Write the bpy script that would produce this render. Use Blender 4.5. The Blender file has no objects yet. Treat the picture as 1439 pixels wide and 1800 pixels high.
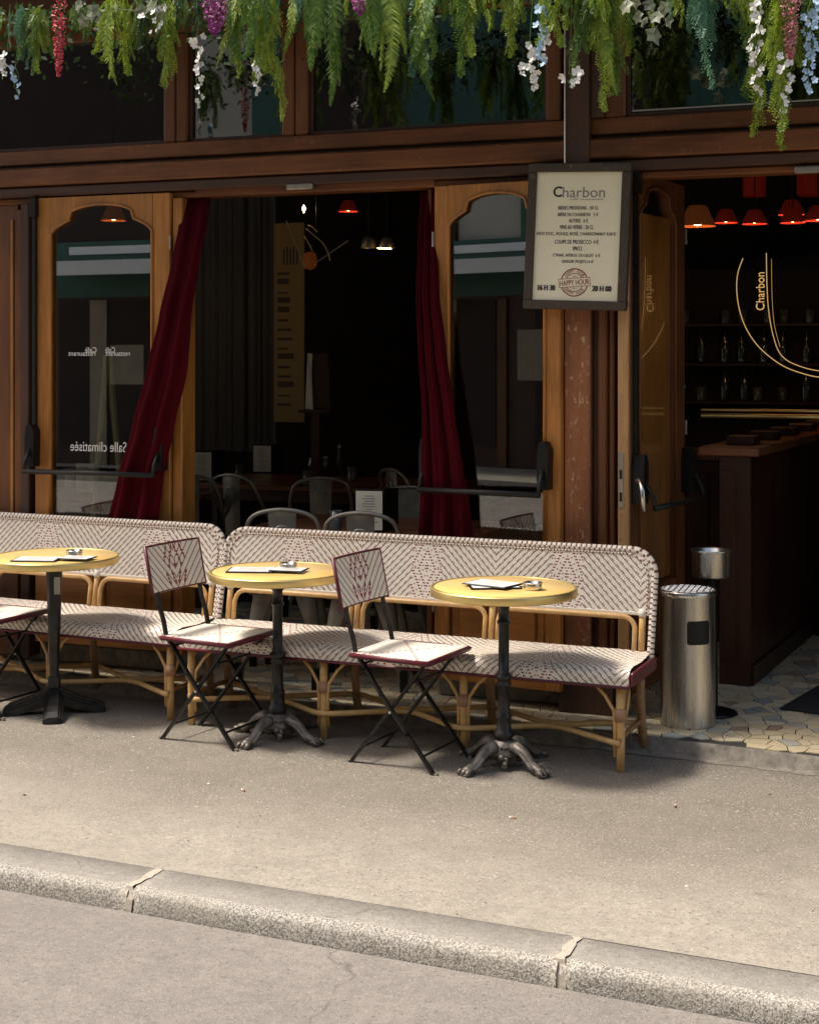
import bpy, math, random
from mathutils import Vector, Matrix
R = math.radians
sin, cos, pi = math.sin, math.cos, math.pi
random.seed(7)
S = bpy.context.scene
col = S.collection

# ------------------------------------------------------------------ camera, sky, sun, exposure
FPX, HOR, EYE, YAW = 2650.0, 622.0, 1.686, R(18.3)      # focal length and horizon in photograph pixels
cd = bpy.data.cameras.new('camera'); cam = bpy.data.objects.new('camera', cd); col.objects.link(cam)
cam.location = (0, 0, EYE); cam.rotation_euler = (R(90), 0, YAW)
cd.sensor_fit = 'VERTICAL'; cd.sensor_height = 24; cd.lens = FPX/1800*24
cd.shift_y = -(900-HOR)/1800; cd.clip_end = 500
S.camera = cam
SUN_L = Vector((0.56, 0.11, -1.0)).normalized()          # direction the light travels
w = bpy.data.worlds.new('World'); S.world = w; w.use_nodes = True
sk = w.node_tree.nodes.new('ShaderNodeTexSky'); sk.sky_type = 'NISHITA'; sk.sun_disc = False
sk.sun_elevation = math.asin(-SUN_L.z); sk.sun_rotation = math.atan2(-SUN_L.x, -SUN_L.y)
sk.air_density = 1.2; sk.dust_density = 3.0
bg = w.node_tree.nodes['Background']; bg.inputs[1].default_value = 0.15
wm = w.node_tree.nodes.new('ShaderNodeMix'); wm.data_type = 'RGBA'; wm.blend_type = 'MULTIPLY'; wm.inputs[0].default_value = 1
wm.inputs[7].default_value = (1, .91, .80, 1)             # hazy warm white sky
w.node_tree.links.new(sk.outputs[0], wm.inputs[6]); w.node_tree.links.new(wm.outputs[2], bg.inputs[0])
sd = bpy.data.lights.new('sun', 'SUN'); sd.energy = 2.7; sd.angle = R(10); sd.color = (1, .945, .85)
sun = bpy.data.objects.new('sun', sd); col.objects.link(sun)
sun.rotation_euler = SUN_L.to_track_quat('-Z', 'Y').to_euler(); sun.location = (0, 0, 12)
S.view_settings.view_transform = 'Standard'; S.view_settings.look = 'None'
S.view_settings.exposure = 0.95; S.view_settings.gamma = 1
S.view_settings.use_curve_mapping = False

# ------------------------------------------------------------------ pixel helpers (photograph pixel -> point on a real plane)
FW = Vector((-sin(YAW), cos(YAW), 0)); RT = Vector((cos(YAW), sin(YAW), 0))
def ray(px, py): return FW + RT*((px-719.5)/FPX) + Vector((0, 0, (HOR-py)/FPX))
def onZ(px, py, z=0.0):
    r = ray(px, py); t = (z-EYE)/r.z; return Vector((0, 0, EYE)) + r*t
def onY(px, py, y):
    r = ray(px, py); t = y/r.y; return Vector((0, 0, EYE)) + r*t
F0 = Vector((-1.324, 6.74, 0)); FROT = R(-2.6)
FXA = Vector((cos(FROT), sin(FROT), 0)); FYA = Vector((-sin(FROT), cos(FROT), 0))
def fac(px, py, yl=0.0):                                   # local facade coordinates (x, z) of a pixel on the plane y = yl
    r = ray(px, py); o = Vector((0, 0, EYE)) - F0
    t = (yl - o.dot(FYA))/r.dot(FYA); p = o + r*t
    return p.dot(FXA), p.z
def fx(px, yl=0.0): return fac(px, 600, yl)[0]
def fz(px, py, yl=0.0): return fac(px, py, yl)[1]

# ------------------------------------------------------------------ materials
def newmat(name):
    m = bpy.data.materials.new(name); m.use_nodes = True
    nt = m.node_tree; return m, nt, nt.nodes['Principled BSDF']
def mat(name, c, rough=.6, metal=0, c2=None, scale=20, bump=0, stretch=(1, 1, 1), emit=None, es=0, spec=None, detail=6, rvar=0, ramp=(.3, .7), coat=0):
    m, nt, b = newmat(name); N = nt.nodes; Lk = nt.links
    b.inputs['Base Color'].default_value = (*c, 1); b.inputs['Roughness'].default_value = rough
    b.inputs['Metallic'].default_value = metal
    if spec is not None: b.inputs['Specular IOR Level'].default_value = spec
    if coat: b.inputs['Coat Weight'].default_value = coat; b.inputs['Coat Roughness'].default_value = .15
    if emit: b.inputs['Emission Color'].default_value = (*emit, 1); b.inputs['Emission Strength'].default_value = es
    if c2 or bump or rvar:
        tc = N.new('ShaderNodeTexCoord'); mp = N.new('ShaderNodeMapping'); mp.inputs['Scale'].default_value = stretch
        nz = N.new('ShaderNodeTexNoise'); nz.inputs['Scale'].default_value = scale; nz.inputs['Detail'].default_value = detail
        nz.inputs['Roughness'].default_value = .65
        Lk.new(tc.outputs['Object'], mp.inputs[0]); Lk.new(mp.outputs[0], nz.inputs[0])
        if c2:
            cr = N.new('ShaderNodeValToRGB'); cr.color_ramp.elements[0].color = (*c, 1); cr.color_ramp.elements[1].color = (*c2, 1)
            cr.color_ramp.elements[0].position, cr.color_ramp.elements[1].position = ramp
            Lk.new(nz.outputs[0], cr.inputs[0]); Lk.new(cr.outputs[0], b.inputs['Base Color'])
        if bump:
            bp = N.new('ShaderNodeBump'); bp.inputs['Strength'].default_value = bump; bp.inputs['Distance'].default_value = .004
            Lk.new(nz.outputs[0], bp.inputs['Height']); Lk.new(bp.outputs[0], b.inputs['Normal'])
        if rvar:
            mr = N.new('ShaderNodeMapRange'); mr.inputs[3].default_value = rough-rvar; mr.inputs[4].default_value = rough+rvar
            Lk.new(nz.outputs[0], mr.inputs[0]); Lk.new(mr.outputs[0], b.inputs['Roughness'])
    return m
def mixrgb(nt, fac_, a, b_, blend='MIX'):
    n = nt.nodes.new('ShaderNodeMix'); n.data_type = 'RGBA'; n.blend_type = blend
    for s, v in ((0, fac_), (6, a), (7, b_)):
        if isinstance(v, (int, float)): n.inputs[s].default_value = v
        elif isinstance(v, tuple): n.inputs[s].default_value = (*v, 1)
        else: nt.links.new(v, n.inputs[s])
    return n.outputs[2]
def noise(nt, scale, detail=4, rough=.6, vec=None, stretch=None, coord='Object'):
    tc = nt.nodes.new('ShaderNodeTexCoord'); mp = nt.nodes.new('ShaderNodeMapping')
    if stretch: mp.inputs['Scale'].default_value = stretch
    nt.links.new(tc.outputs[coord], mp.inputs[0])
    n = nt.nodes.new('ShaderNodeTexNoise'); n.inputs['Scale'].default_value = scale; n.inputs['Detail'].default_value = detail; n.inputs['Roughness'].default_value = rough
    nt.links.new(mp.outputs[0], n.inputs[0]); return n.outputs[0]
def ramp(nt, src, a, b_, ca=(0, 0, 0), cb=(1, 1, 1)):
    cr = nt.nodes.new('ShaderNodeValToRGB'); e = cr.color_ramp.elements
    e[0].position = a; e[1].position = b_; e[0].color = (*ca, 1); e[1].color = (*cb, 1)
    nt.links.new(src, cr.inputs[0]); return cr.outputs[0]
def bumpn(nt, b, src, strength, dist):
    bp = nt.nodes.new('ShaderNodeBump'); bp.inputs['Strength'].default_value = strength; bp.inputs['Distance'].default_value = dist
    nt.links.new(src, bp.inputs['Height']); nt.links.new(bp.outputs[0], b.inputs['Normal'])
def wood(name, dark, light, axis='z', rough=.45, wear=0, wearc=(.5, .42, .32), gr=1.0):
    m, nt, b = newmat(name)
    st = {'z': (14, 14, .9), 'x': (.9, 14, 14), 'y': (14, .9, 14)}[axis]
    g = noise(nt, 5*gr, 8, .65, stretch=st); g2 = noise(nt, 2.3, 4, .6, stretch=tuple(.5+s*.12 for s in st))
    c = ramp(nt, g, .32, .68, dark, light)
    c = mixrgb(nt, ramp(nt, g2, .35, .7), c, tuple(v*.45 for v in dark), 'MIX') if False else mixrgb(nt, .55, c, ramp(nt, g2, .3, .75, tuple(v*.75 for v in dark), tuple(min(1, v*1.15) for v in light)))
    if wear:
        wn = noise(nt, 45, 8, .75, stretch=(1, 1, .4)); wm = ramp(nt, wn, .66-wear*.08, .68-wear*.08)
        c = mixrgb(nt, wm, c, wearc)
    nt.links.new(c, b.inputs['Base Color']); b.inputs['Roughness'].default_value = rough
    rn = nt.nodes.new('ShaderNodeMapRange'); rn.inputs[3].default_value = rough-.1; rn.inputs[4].default_value = rough+.2
    nt.links.new(g2, rn.inputs[0]); nt.links.new(rn.outputs[0], b.inputs['Roughness'])
    bumpn(nt, b, g, .25, .002)
    return m
M = {}
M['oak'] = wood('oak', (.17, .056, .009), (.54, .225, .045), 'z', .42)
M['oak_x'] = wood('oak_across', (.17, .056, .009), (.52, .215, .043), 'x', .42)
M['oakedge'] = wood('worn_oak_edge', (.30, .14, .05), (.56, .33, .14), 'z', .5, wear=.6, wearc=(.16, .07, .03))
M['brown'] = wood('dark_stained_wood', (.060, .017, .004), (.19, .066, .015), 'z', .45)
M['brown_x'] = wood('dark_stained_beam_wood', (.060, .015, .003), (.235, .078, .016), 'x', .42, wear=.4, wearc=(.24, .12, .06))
M['umber'] = wood('umber_wood', (.030, .010, .005), (.075, .028, .012), 'x', .5)
M['umber_z'] = wood('umber_post_wood', (.035, .014, .008), (.085, .036, .018), 'z', .5)
M['redpost'] = wood('worn_red_brown_paint', (.15, .045, .018), (.36, .14, .05), 'z', .42, wear=.9, wearc=(.48, .33, .22))
M['signframe'] = wood('dark_sign_frame', (.035, .022, .013), (.065, .042, .026), 'z', .6, wear=.5, wearc=(.25, .19, .13))
M['barwood'] = wood('bar_counter_wood', (.026, .007, .003), (.075, .021, .008), 'z', .35)
M['tablewood'] = wood('cafe_table_wood', (.13, .045, .02), (.28, .11, .05), 'x', .25)
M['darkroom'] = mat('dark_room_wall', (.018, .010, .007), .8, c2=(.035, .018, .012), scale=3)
M['paper'] = mat('paper', (.75, .68, .52), .6, c2=(.80, .74, .60), scale=12)
M['white_paper'] = mat('white_paper', (.80, .79, .76), .45, c2=(.70, .70, .68), scale=20)
M['ink'] = mat('ink', (.035, .03, .028), .7); M['stamp'] = mat('stamp_ink', (.22, .02, .022), .7)
M['greyink'] = mat('grey_ink', (.25, .22, .19), .7)
M['goldglow'] = mat('glowing_gold_paint', (.85, .55, .22), .4, emit=(1, .6, .22), es=.25)  # painted lines, no lamp: a faint glow is put into the gold
M['whitepaint'] = mat('white_lettering', (.75, .74, .70), .5)
M['black'] = mat('black_metal', (.006, .006, .006), .45, c2=(.018, .016, .014), scale=30, rvar=.12, spec=.3)
M['plastic'] = mat('black_plastic', (.006, .006, .006), .42, spec=.3)
M['castiron'] = mat('cast_iron', (.06, .052, .045), .5, .5, c2=(.30, .26, .22), scale=26, bump=.5, rvar=.12)
M['blackiron'] = mat('painted_iron', (.014, .013, .013), .4, .3, c2=(.06, .055, .05), scale=14, bump=.3, ramp=(.45, .8))
M['brass'] = mat('brass', (.80, .62, .26), .42, 1, c2=(.72, .56, .24), scale=9, rvar=.08)
M['laminate'] = mat('cream_laminate', (.80, .54, .19), .24, c2=(.73, .475, .155), scale=6, rvar=.06)
M['steel'] = mat('brushed_steel', (.50, .48, .45), .28, 1, c2=(.72, .70, .66), scale=60, stretch=(1, 1, .02), rvar=.06)
M['gunmetal'] = mat('gunmetal_chair', (.42, .38, .32), .4, .7, c2=(.28, .25, .215), scale=14, rvar=.1)
M['cane'] = mat('rattan_cane', (.55, .31, .105), .38, c2=(.70, .45, .19), scale=24, stretch=(1, 1, 1), bump=.15)
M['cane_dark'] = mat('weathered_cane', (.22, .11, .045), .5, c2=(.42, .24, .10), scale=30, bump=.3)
M['binding'] = mat('cane_binding', (.45, .26, .15), .5, c2=(.32, .17, .09), scale=120, stretch=(.2, .2, 3))
M['cream'] = mat('cream_weave', (.84, .77, .67), .45, c2=(.74, .66, .56), scale=18)
M['dash'] = mat('brown_weave', (.17, .075, .055), .6); M['bordeaux'] = mat('burgundy_weave', (.24, .035, .05), .45)
M['taupe_cell'] = mat('taupe_weave', (.40, .32, .25), .6)  # taupe cells beside the brown dashes of the weave
M['burgundy'] = mat('burgundy_trim', (.10, .008, .018), .38)
M['curtain'] = mat('red_velvet', (.062, .001, .005), .95, spec=.08, c2=(.036, .001, .003), scale=8, stretch=(3, 3, .5))
M['red_shade'] = mat('red_lampshade', (.30, .012, .006), .8, emit=(.8, .05, .015), es=.012)
M['orange_shade'] = mat('orange_lampshade', (.22, .055, .012), .8, emit=(.8, .2, .04), es=.02)
M['bulb'] = mat('lit_bulb', (1, .7, .35), .4, emit=(1, .55, .2), es=20)
M['glint'] = mat('glassware', (.10, .105, .10), .06, spec=1.0)
M['bottle'] = mat('dark_bottle_glass', (.03, .045, .03), .08, spec=1.0)
M['slate'] = mat('door_mat', (.012, .012, .014), .95)
M['stone'] = mat('threshold_stone', (.10, .088, .072), .85, c2=(.27, .235, .19), scale=22, bump=1.0)
M['mortar'] = mat('tile_mortar', (.035, .03, .028), .9)
M['tile_cream'] = mat('cream_tile', (.74, .64, .44), .35, c2=(.62, .52, .36), scale=7)
M['tile_tan'] = mat('tan_tile', (.56, .45, .28), .35, c2=(.64, .54, .36), scale=7)
M['tile_grey'] = mat('grey_tile', (.38, .36, .31), .35, c2=(.46, .43, .36), scale=7)
M['tile_blue'] = mat('blue_grey_tile', (.29, .31, .30), .35, c2=(.36, .37, .34), scale=7)
M['tile_brown'] = mat('brown_tile', (.32, .24, .16), .35, c2=(.4, .3, .2), scale=7)
M['green1'] = mat('bright_fern', (.10, .20, .015), .5, c2=(.42, .50, .05), scale=38)
M['green2'] = mat('mid_fern', (.035, .10, .012), .5, c2=(.17, .28, .035), scale=38)
M['green3'] = mat('blue_green_fern', (.05, .16, .085), .5, c2=(.12, .25, .14), scale=14)
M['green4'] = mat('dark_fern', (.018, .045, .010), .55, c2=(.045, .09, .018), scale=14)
M['ivy'] = mat('variegated_ivy', (.10, .13, .06), .5, c2=(.40, .42, .30), scale=40)
for k in ('green1', 'green2', 'green3', 'green4', 'ivy'):
    nt_ = M[k].node_tree; b_ = nt_.nodes['Principled BSDF']; tr = nt_.nodes.new('ShaderNodeBsdfTranslucent'); ms_ = nt_.nodes.new('ShaderNodeMixShader')
    ms_.inputs[0].default_value = .35; nt_.links.new(b_.inputs['Base Color'].links[0].from_socket, tr.inputs[0])
    nt_.links.new(b_.outputs[0], ms_.inputs[1]); nt_.links.new(tr.outputs[0], ms_.inputs[2]); nt_.links.new(ms_.outputs[0], nt_.nodes['Material Output'].inputs[0])
M['petal_white'] = mat('white_petal', (.74, .72, .66), .6, c2=(.82, .78, .76), scale=20)
M['petal_blue'] = mat('blue_petal', (.26, .44, .66), .6, c2=(.5, .64, .76), scale=25)
M['petal_red'] = mat('red_petal', (.55, .03, .06), .6, c2=(.62, .10, .14), scale=25)
M['petal_purple'] = mat('purple_petal', (.28, .03, .22), .6, c2=(.42, .08, .30), scale=25)
M['petal_pink'] = mat('pink_petal', (.50, .12, .16), .6, c2=(.62, .28, .30), scale=25)
M['banner'] = mat('ochre_banner', (.30, .19, .06), .7); M['bannerink'] = mat('banner_print', (.07, .04, .02), .7)
M['plaster'] = mat('cream_plaster', (.52, .48, .42), .85, c2=(.45, .42, .36), scale=2)
M['greenpaint'] = mat('green_shopfront_paint', (.018, .085, .065), .4, c2=(.03, .11, .085), scale=2)
M['awning'] = mat('white_awning', (.78, .78, .76), .7)
M['darkglass'] = mat('dark_window', (.02, .025, .028), .06, spec=.8)
M['zinc'] = mat('zinc_strip', (.6, .58, .54), .35, .9)

def glass(name, tint=(.92, .94, .92), refl=1.0, rough=.0):
    m = bpy.data.materials.new(name); m.use_nodes = True; nt = m.node_tree; nt.nodes.clear()
    o = nt.nodes.new('ShaderNodeOutputMaterial'); mx = nt.nodes.new('ShaderNodeMixShader')
    t = nt.nodes.new('ShaderNodeBsdfTransparent'); t.inputs[0].default_value = (*tint, 1)
    g = nt.nodes.new('ShaderNodeBsdfGlossy'); g.inputs['Roughness'].default_value = rough; g.inputs[0].default_value = (1, 1, 1, 1)
    fr = nt.nodes.new('ShaderNodeFresnel'); fr.inputs[0].default_value = 1.5
    ml = nt.nodes.new('ShaderNodeMath'); ml.operation = 'MULTIPLY'; ml.inputs[1].default_value = refl
    nt.links.new(fr.outputs[0], ml.inputs[0]); nt.links.new(ml.outputs[0], mx.inputs[0])
    nt.links.new(t.outputs[0], mx.inputs[1]); nt.links.new(g.outputs[0], mx.inputs[2]); nt.links.new(mx.outputs[0], o.inputs[0])
    return m
M['glass'] = glass('window_glass', (.86, .88, .86), 2.7)
M['tglass'] = glass('transom_glass', (.45, .47, .46), 3.4)
M['clear'] = glass('thin_clear_glass', (.97, .97, .97), .25)
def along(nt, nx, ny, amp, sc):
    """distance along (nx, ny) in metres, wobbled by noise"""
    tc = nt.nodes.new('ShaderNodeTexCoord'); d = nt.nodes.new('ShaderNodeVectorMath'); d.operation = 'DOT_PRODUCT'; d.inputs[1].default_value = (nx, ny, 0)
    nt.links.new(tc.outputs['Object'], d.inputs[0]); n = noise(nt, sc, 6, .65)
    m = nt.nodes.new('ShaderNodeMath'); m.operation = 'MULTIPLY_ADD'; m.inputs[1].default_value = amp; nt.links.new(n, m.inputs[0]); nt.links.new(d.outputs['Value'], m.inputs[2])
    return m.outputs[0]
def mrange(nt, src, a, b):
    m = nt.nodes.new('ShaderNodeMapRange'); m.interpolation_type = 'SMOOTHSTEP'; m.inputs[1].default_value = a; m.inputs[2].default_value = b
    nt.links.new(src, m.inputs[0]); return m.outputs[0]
def asphalt(name, base, base2, speck, sc, band=None):
    m, nt, b = newmat(name)
    big = noise(nt, .9, 5, .6); mid = noise(nt, 6, 8, .75); fine = noise(nt, sc, 2, .8); st = noise(nt, sc*.5, 2, .7); med = noise(nt, sc*.22, 3, .7)
    c = mixrgb(nt, ramp(nt, big, .35, .65), base, base2)
    c = mixrgb(nt, ramp(nt, mid, .40, .70), c, tuple(v*.80 for v in base))
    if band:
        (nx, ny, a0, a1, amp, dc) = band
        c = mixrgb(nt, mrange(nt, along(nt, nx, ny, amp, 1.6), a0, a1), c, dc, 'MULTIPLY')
    c = mixrgb(nt, ramp(nt, med, .40, .62, (0, 0, 0), (.45, .45, .45)), c, tuple(v*.62 for v in base))
    c = mixrgb(nt, ramp(nt, fine, .56, .66, (0, 0, 0), (.7, .7, .7)), c, speck)
    c = mixrgb(nt, ramp(nt, st, .60, .68, (0, 0, 0), (.8, .8, .8)), c, tuple(v*.38 for v in base))
    tc = nt.nodes.new('ShaderNodeTexCoord')
    for sc_, th, col_, on in ((3.1, .045, .55, .62), (5.3, .05, 1.35, .7), (8.0, .07, .6, .6)):   # gum, spit and tar spots
        vo = nt.nodes.new('ShaderNodeTexVoronoi'); vo.inputs['Scale'].default_value = sc_; nt.links.new(tc.outputs['Object'], vo.inputs['Vector'])
        sel = ramp(nt, vo.outputs['Color'], on, on+.02); dm = ramp(nt, vo.outputs['Distance'], th*.7, th, (.75, .75, .75), (0, 0, 0))
        c = mixrgb(nt, mixrgb(nt, 1, sel, dm, 'MULTIPLY'), c, tuple(min(1, v*col_) for v in base))
    vo = nt.nodes.new('ShaderNodeTexVoronoi'); vo.feature = 'DISTANCE_TO_EDGE'; vo.inputs['Scale'].default_value = .55
    wv = nt.nodes.new('ShaderNodeVectorMath'); wv.operation = 'ADD'; nn = nt.nodes.new('ShaderNodeTexNoise'); nn.inputs['Scale'].default_value = 3.5; nn.inputs['Detail'].default_value = 8
    nt.links.new(tc.outputs['Object'], nn.inputs[0]); sm_ = nt.nodes.new('ShaderNodeVectorMath'); sm_.operation = 'SCALE'; sm_.inputs['Scale'].default_value = .35
    nt.links.new(nn.outputs['Color'], sm_.inputs[0]); nt.links.new(tc.outputs['Object'], wv.inputs[0]); nt.links.new(sm_.outputs[0], wv.inputs[1]); nt.links.new(wv.outputs[0], vo.inputs['Vector'])
    cm = mixrgb(nt, 1, ramp(nt, vo.outputs['Distance'], .0008, .0032, (.6, .6, .6), (0, 0, 0)), ramp(nt, big, .50, .56), 'MULTIPLY')
    c = mixrgb(nt, cm, c, tuple(v*.35 for v in base))
    nt.links.new(c, b.inputs['Base Color']); b.inputs['Roughness'].default_value = .85
    bumpn(nt, b, fine, .9, .004)
    return m
kn0 = Vector((-sin(R(-5.5)), cos(R(-5.5)), 0))
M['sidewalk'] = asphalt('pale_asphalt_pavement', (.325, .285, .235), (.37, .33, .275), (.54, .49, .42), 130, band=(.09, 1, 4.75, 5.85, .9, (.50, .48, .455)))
M['road'] = asphalt('grey_asphalt_road', (.225, .20, .178), (.25, .222, .198), (.40, .365, .33), 150, band=(-kn0.x, -kn0.y, -3.84, -4.3, .12, (1.22, 1.16, 1.02)))
def granite():
    m, nt, b = newmat('granite_kerb')
    f1 = noise(nt, 150, 3, .8); f2 = noise(nt, 85, 3, .8); big = noise(nt, 2.5, 4, .6)
    c = ramp(nt, f1, .40, .60, (.13, .115, .095), (.50, .465, .41)); c = mixrgb(nt, ramp(nt, f2, .60, .70, (0, 0, 0), (.7, .7, .7)), c, (.08, .07, .058))
    c = mixrgb(nt, ramp(nt, big, .45, .8, (0, 0, 0), (.5, .5, .5)), c, (.34, .305, .25)); nt.links.new(c, b.inputs['Base Color'])
    b.inputs['Roughness'].default_value = .8; bumpn(nt, b, f2, .7, .005); return m
M['granite'] = granite()
M['granite_top'] = asphalt('worn_granite_top', (.30, .275, .24), (.35, .32, .28), (.52, .49, .44), 160)
M['mortar_joint'] = mat('kerb_mortar', (.36, .31, .25), .9, c2=(.48, .42, .35), scale=40, bump=.8)

# ------------------------------------------------------------------ mesh helpers
class MB:
    def __init__(s): s.v = []; s.f = []; s.m = []
    def face(s, idx, mi=0): s.f.append(tuple(idx)); s.m.append(mi)
    def box(s, x0, x1, y0, y1, z0, z1, mi=0, T=None):
        b = len(s.v); pts = [(x, y, z) for z in (z0, z1) for y in (y0, y1) for x in (x0, x1)]
        if T is not None: pts = [tuple(T @ Vector(p)) for p in pts]
        s.v += pts
        for q in ((0, 2, 3, 1), (4, 5, 7, 6), (0, 1, 5, 4), (2, 6, 7, 3), (0, 4, 6, 2), (1, 3, 7, 5)): s.face([b+i for i in q], mi)
        return s
    def bbox(s, x0, x1, y0, y1, z0, z1, c=.006, mi=0, T=None):      # bevelled box
        b = len(s.v); P = []
        for sx in (0, 1):
            for sy in (0, 1):
                for sz in (0, 1):
                    X, Y, Z = (x0, x1)[sx], (y0, y1)[sy], (z0, z1)[sz]; dx, dy, dz = (c, -c)[sx], (c, -c)[sy], (c, -c)[sz]
                    P += [(X, Y+dy, Z+dz), (X+dx, Y, Z+dz), (X+dx, Y+dy, Z)]
        if T is not None: P = [tuple(T @ Vector(p)) for p in P]
        s.v += P
        def k(sx, sy, sz, a): return b+((sx*4+sy*2+sz)*3+a)
        for q in (0, 1):
            for a, f in ((0, lambda u, v: (q, u, v)), (1, lambda u, v: (u, q, v)), (2, lambda u, v: (u, v, q))):
                s.face([k(*f(0, 0), a), k(*f(1, 0), a), k(*f(1, 1), a), k(*f(0, 1), a)], mi)
        for u in (0, 1):
            for v in (0, 1):
                s.face([k(0, u, v, 1), k(1, u, v, 1), k(1, u, v, 2), k(0, u, v, 2)], mi)
                s.face([k(u, 0, v, 0), k(u, 1, v, 0), k(u, 1, v, 2), k(u, 0, v, 2)], mi)
                s.face([k(u, v, 0, 0), k(u, v, 1, 0), k(u, v, 1, 1), k(u, v, 0, 1)], mi)
                for z in (0, 1): s.face([k(u, v, z, 0), k(u, v, z, 1), k(u, v, z, 2)], mi)
        return s
    def bar(s, a, b_, wd, th, up=(0, 0, 1), mi=0):                 # flat bar from a to b
        a = Vector(a); b_ = Vector(b_); d = (b_-a); L = d.length; d.normalize()
        sd_ = d.cross(Vector(up)).normalized(); u = sd_.cross(d)
        T = Matrix((( *d, ), ( *sd_, ), ( *u, ))).transposed().to_4x4(); T.translation = a
        return s.box(0, L, -wd/2, wd/2, -th/2, th/2, mi, T)
    def tube(s, pts, r, n=8, mi=0, closed=False, cap=True, mfun=None):
        pts = [Vector(p) for p in pts]; N = len(pts); b = len(s.v)
        rr = r if isinstance(r, (list, tuple)) else [r]*N
        prev = None
        for i, p in enumerate(pts):
            if closed: d = pts[(i+1) % N]-pts[i-1]
            else: d = pts[min(i+1, N-1)]-pts[max(i-1, 0)]
            d.normalize()
            if prev is None:
                a = Vector((0, 0, 1)) if abs(d.z) < .9 else Vector((1, 0, 0)); u = d.cross(a).normalized()
            else:
                u = (prev-d*prev.dot(d)).normalized()
            v = d.cross(u); prev = u
            for k in range(n):
                a = 2*pi*k/n; s.v.append(tuple(p+(u*cos(a)+v*sin(a))*rr[i]))
        for i in range(N if closed else N-1):
            for k in range(n):
                i2 = (i+1) % N; q = (b+i*n+k, b+i*n+(k+1) % n, b+i2*n+(k+1) % n, b+i2*n+k)
                s.face(q, mfun(i, k) if mfun else mi)
        if cap and not closed:
            s.face([b+k for k in range(n)][::-1], mi); s.face([b+(N-1)*n+k for k in range(n)], mi)
        return s
    def lathe(s, prof, n=24, c=(0, 0, 0), mi=0, mis=None):
        b = len(s.v)
        for (r, z) in prof:
            for k in range(n): a = 2*pi*k/n; s.v.append((c[0]+r*cos(a), c[1]+r*sin(a), c[2]+z))
        for i in range(len(prof)-1):
            for k in range(n):
                s.face((b+i*n+k, b+i*n+(k+1) % n, b+(i+1)*n+(k+1) % n, b+(i+1)*n+k), mis[i] if mis else mi)
        return s
    def prism(s, poly, z0, z1, mi=0):
        b = len(s.v); n = len(poly)
        s.v += [(p[0], p[1], z0) for p in poly]+[(p[0], p[1], z1) for p in poly]
        s.face([b+n+i for i in range(n)], mi); s.face([b+i for i in range(n)][::-1], mi)
        for i in range(n): s.face((b+i, b+(i+1) % n, b+n+(i+1) % n, b+n+i), mi)
        return s
    def grid(s, fn, nu, nv, mf=None, keep=None):
        b = len(s.v)
        for j in range(nv+1):
            for i in range(nu+1): s.v.append(tuple(fn(i, j)))
        for j in range(nv):
            for i in range(nu):
                if keep and not keep(i, j): continue
                k = b+j*(nu+1)+i; s.face((k, k+1, k+nu+2, k+nu+1), mf(i, j) if mf else 0)
        return s
    def text(s, body, cx, cz, wd, ht, y=0, rot=0, mi=0, mirror=False, pts=None):
        vs, fs = glyphs(body)
        x0 = min(v[0] for v in vs); x1 = max(v[0] for v in vs); y0 = min(v[1] for v in vs); y1 = max(v[1] for v in vs)
        b = len(s.v); sx = wd/(x1-x0)*(-1 if mirror else 1); sz = ht/(y1-y0); ca, sa = cos(rot), sin(rot)
        for v in vs:
            X = (v[0]-(x0+x1)/2)*sx; Z = (v[1]-(y0+y1)/2)*sz
            s.v.append((cx+X*ca-Z*sa, y, cz+X*sa+Z*ca))
        for f in fs: s.face([b+i for i in f], mi)
        return s
    def mesh(s, name, mats, smooth=False):
        me = bpy.data.meshes.new(name); me.from_pydata(s.v, [], s.f)
        for m in (mats if isinstance(mats, (list, tuple)) else [mats]): me.materials.append(M[m] if isinstance(m, str) else m)
        me.polygons.foreach_set('material_index', s.m)
        if smooth: me.polygons.foreach_set('use_smooth', [True]*len(s.f))
        me.update(); return me
    def build(s, name, mats, parent=None, smooth=False, loc=None, rz=None, **k):
        o = link(name, s.mesh(name, mats, smooth), parent)
        if loc is not None: o.location = loc
        if rz is not None: o.rotation_euler.z = rz
        for a, v in k.items(): o[a] = v
        return o
_g = {}
def glyphs(body):
    if body not in _g:
        cu = bpy.data.curves.new('t', 'FONT'); cu.body = body; cu.resolution_u = 3
        o = bpy.data.objects.new('t', cu); col.objects.link(o)
        me = o.to_mesh(); _g[body] = ([tuple(v.co) for v in me.vertices], [tuple(p.vertices) for p in me.polygons])
        o.to_mesh_clear(); bpy.data.objects.remove(o); bpy.data.curves.remove(cu)
    return _g[body]
def link(name, me, parent=None):
    o = bpy.data.objects.new(name, me); col.objects.link(o); o.parent = parent; return o
def tag(o, label=None, cat=None, group=None, kind=None):
    if label: o['label'] = label
    if cat: o['category'] = cat
    if group: o['group'] = group
    if kind: o['kind'] = kind
    return o
def thing(name, label, cat, loc=(0, 0, 0), rz=0, group=None):
    o = bpy.data.objects.new(name, None); col.objects.link(o); o.location = loc; o.rotation_euler.z = rz
    o.empty_display_size = .1
    return tag(o, label, cat, group)
def copy_tree(o, parent=None):
    c = o.copy(); col.objects.link(c); c.parent = parent
    for ch in list(o.children): copy_tree(ch, c)
    return c
def dup(o, loc, rz, label, group=None):
    c = copy_tree(o); c.location = loc; c.rotation_euler.z = rz; c['label'] = label
    if group: c['group'] = group
    return c
def arc_pts(cx, cz, r, a0, a1, n, y=0): return [(cx+r*cos(a0+(a1-a0)*i/n), y, cz+r*sin(a0+(a1-a0)*i/n)) for i in range(n+1)]

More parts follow.
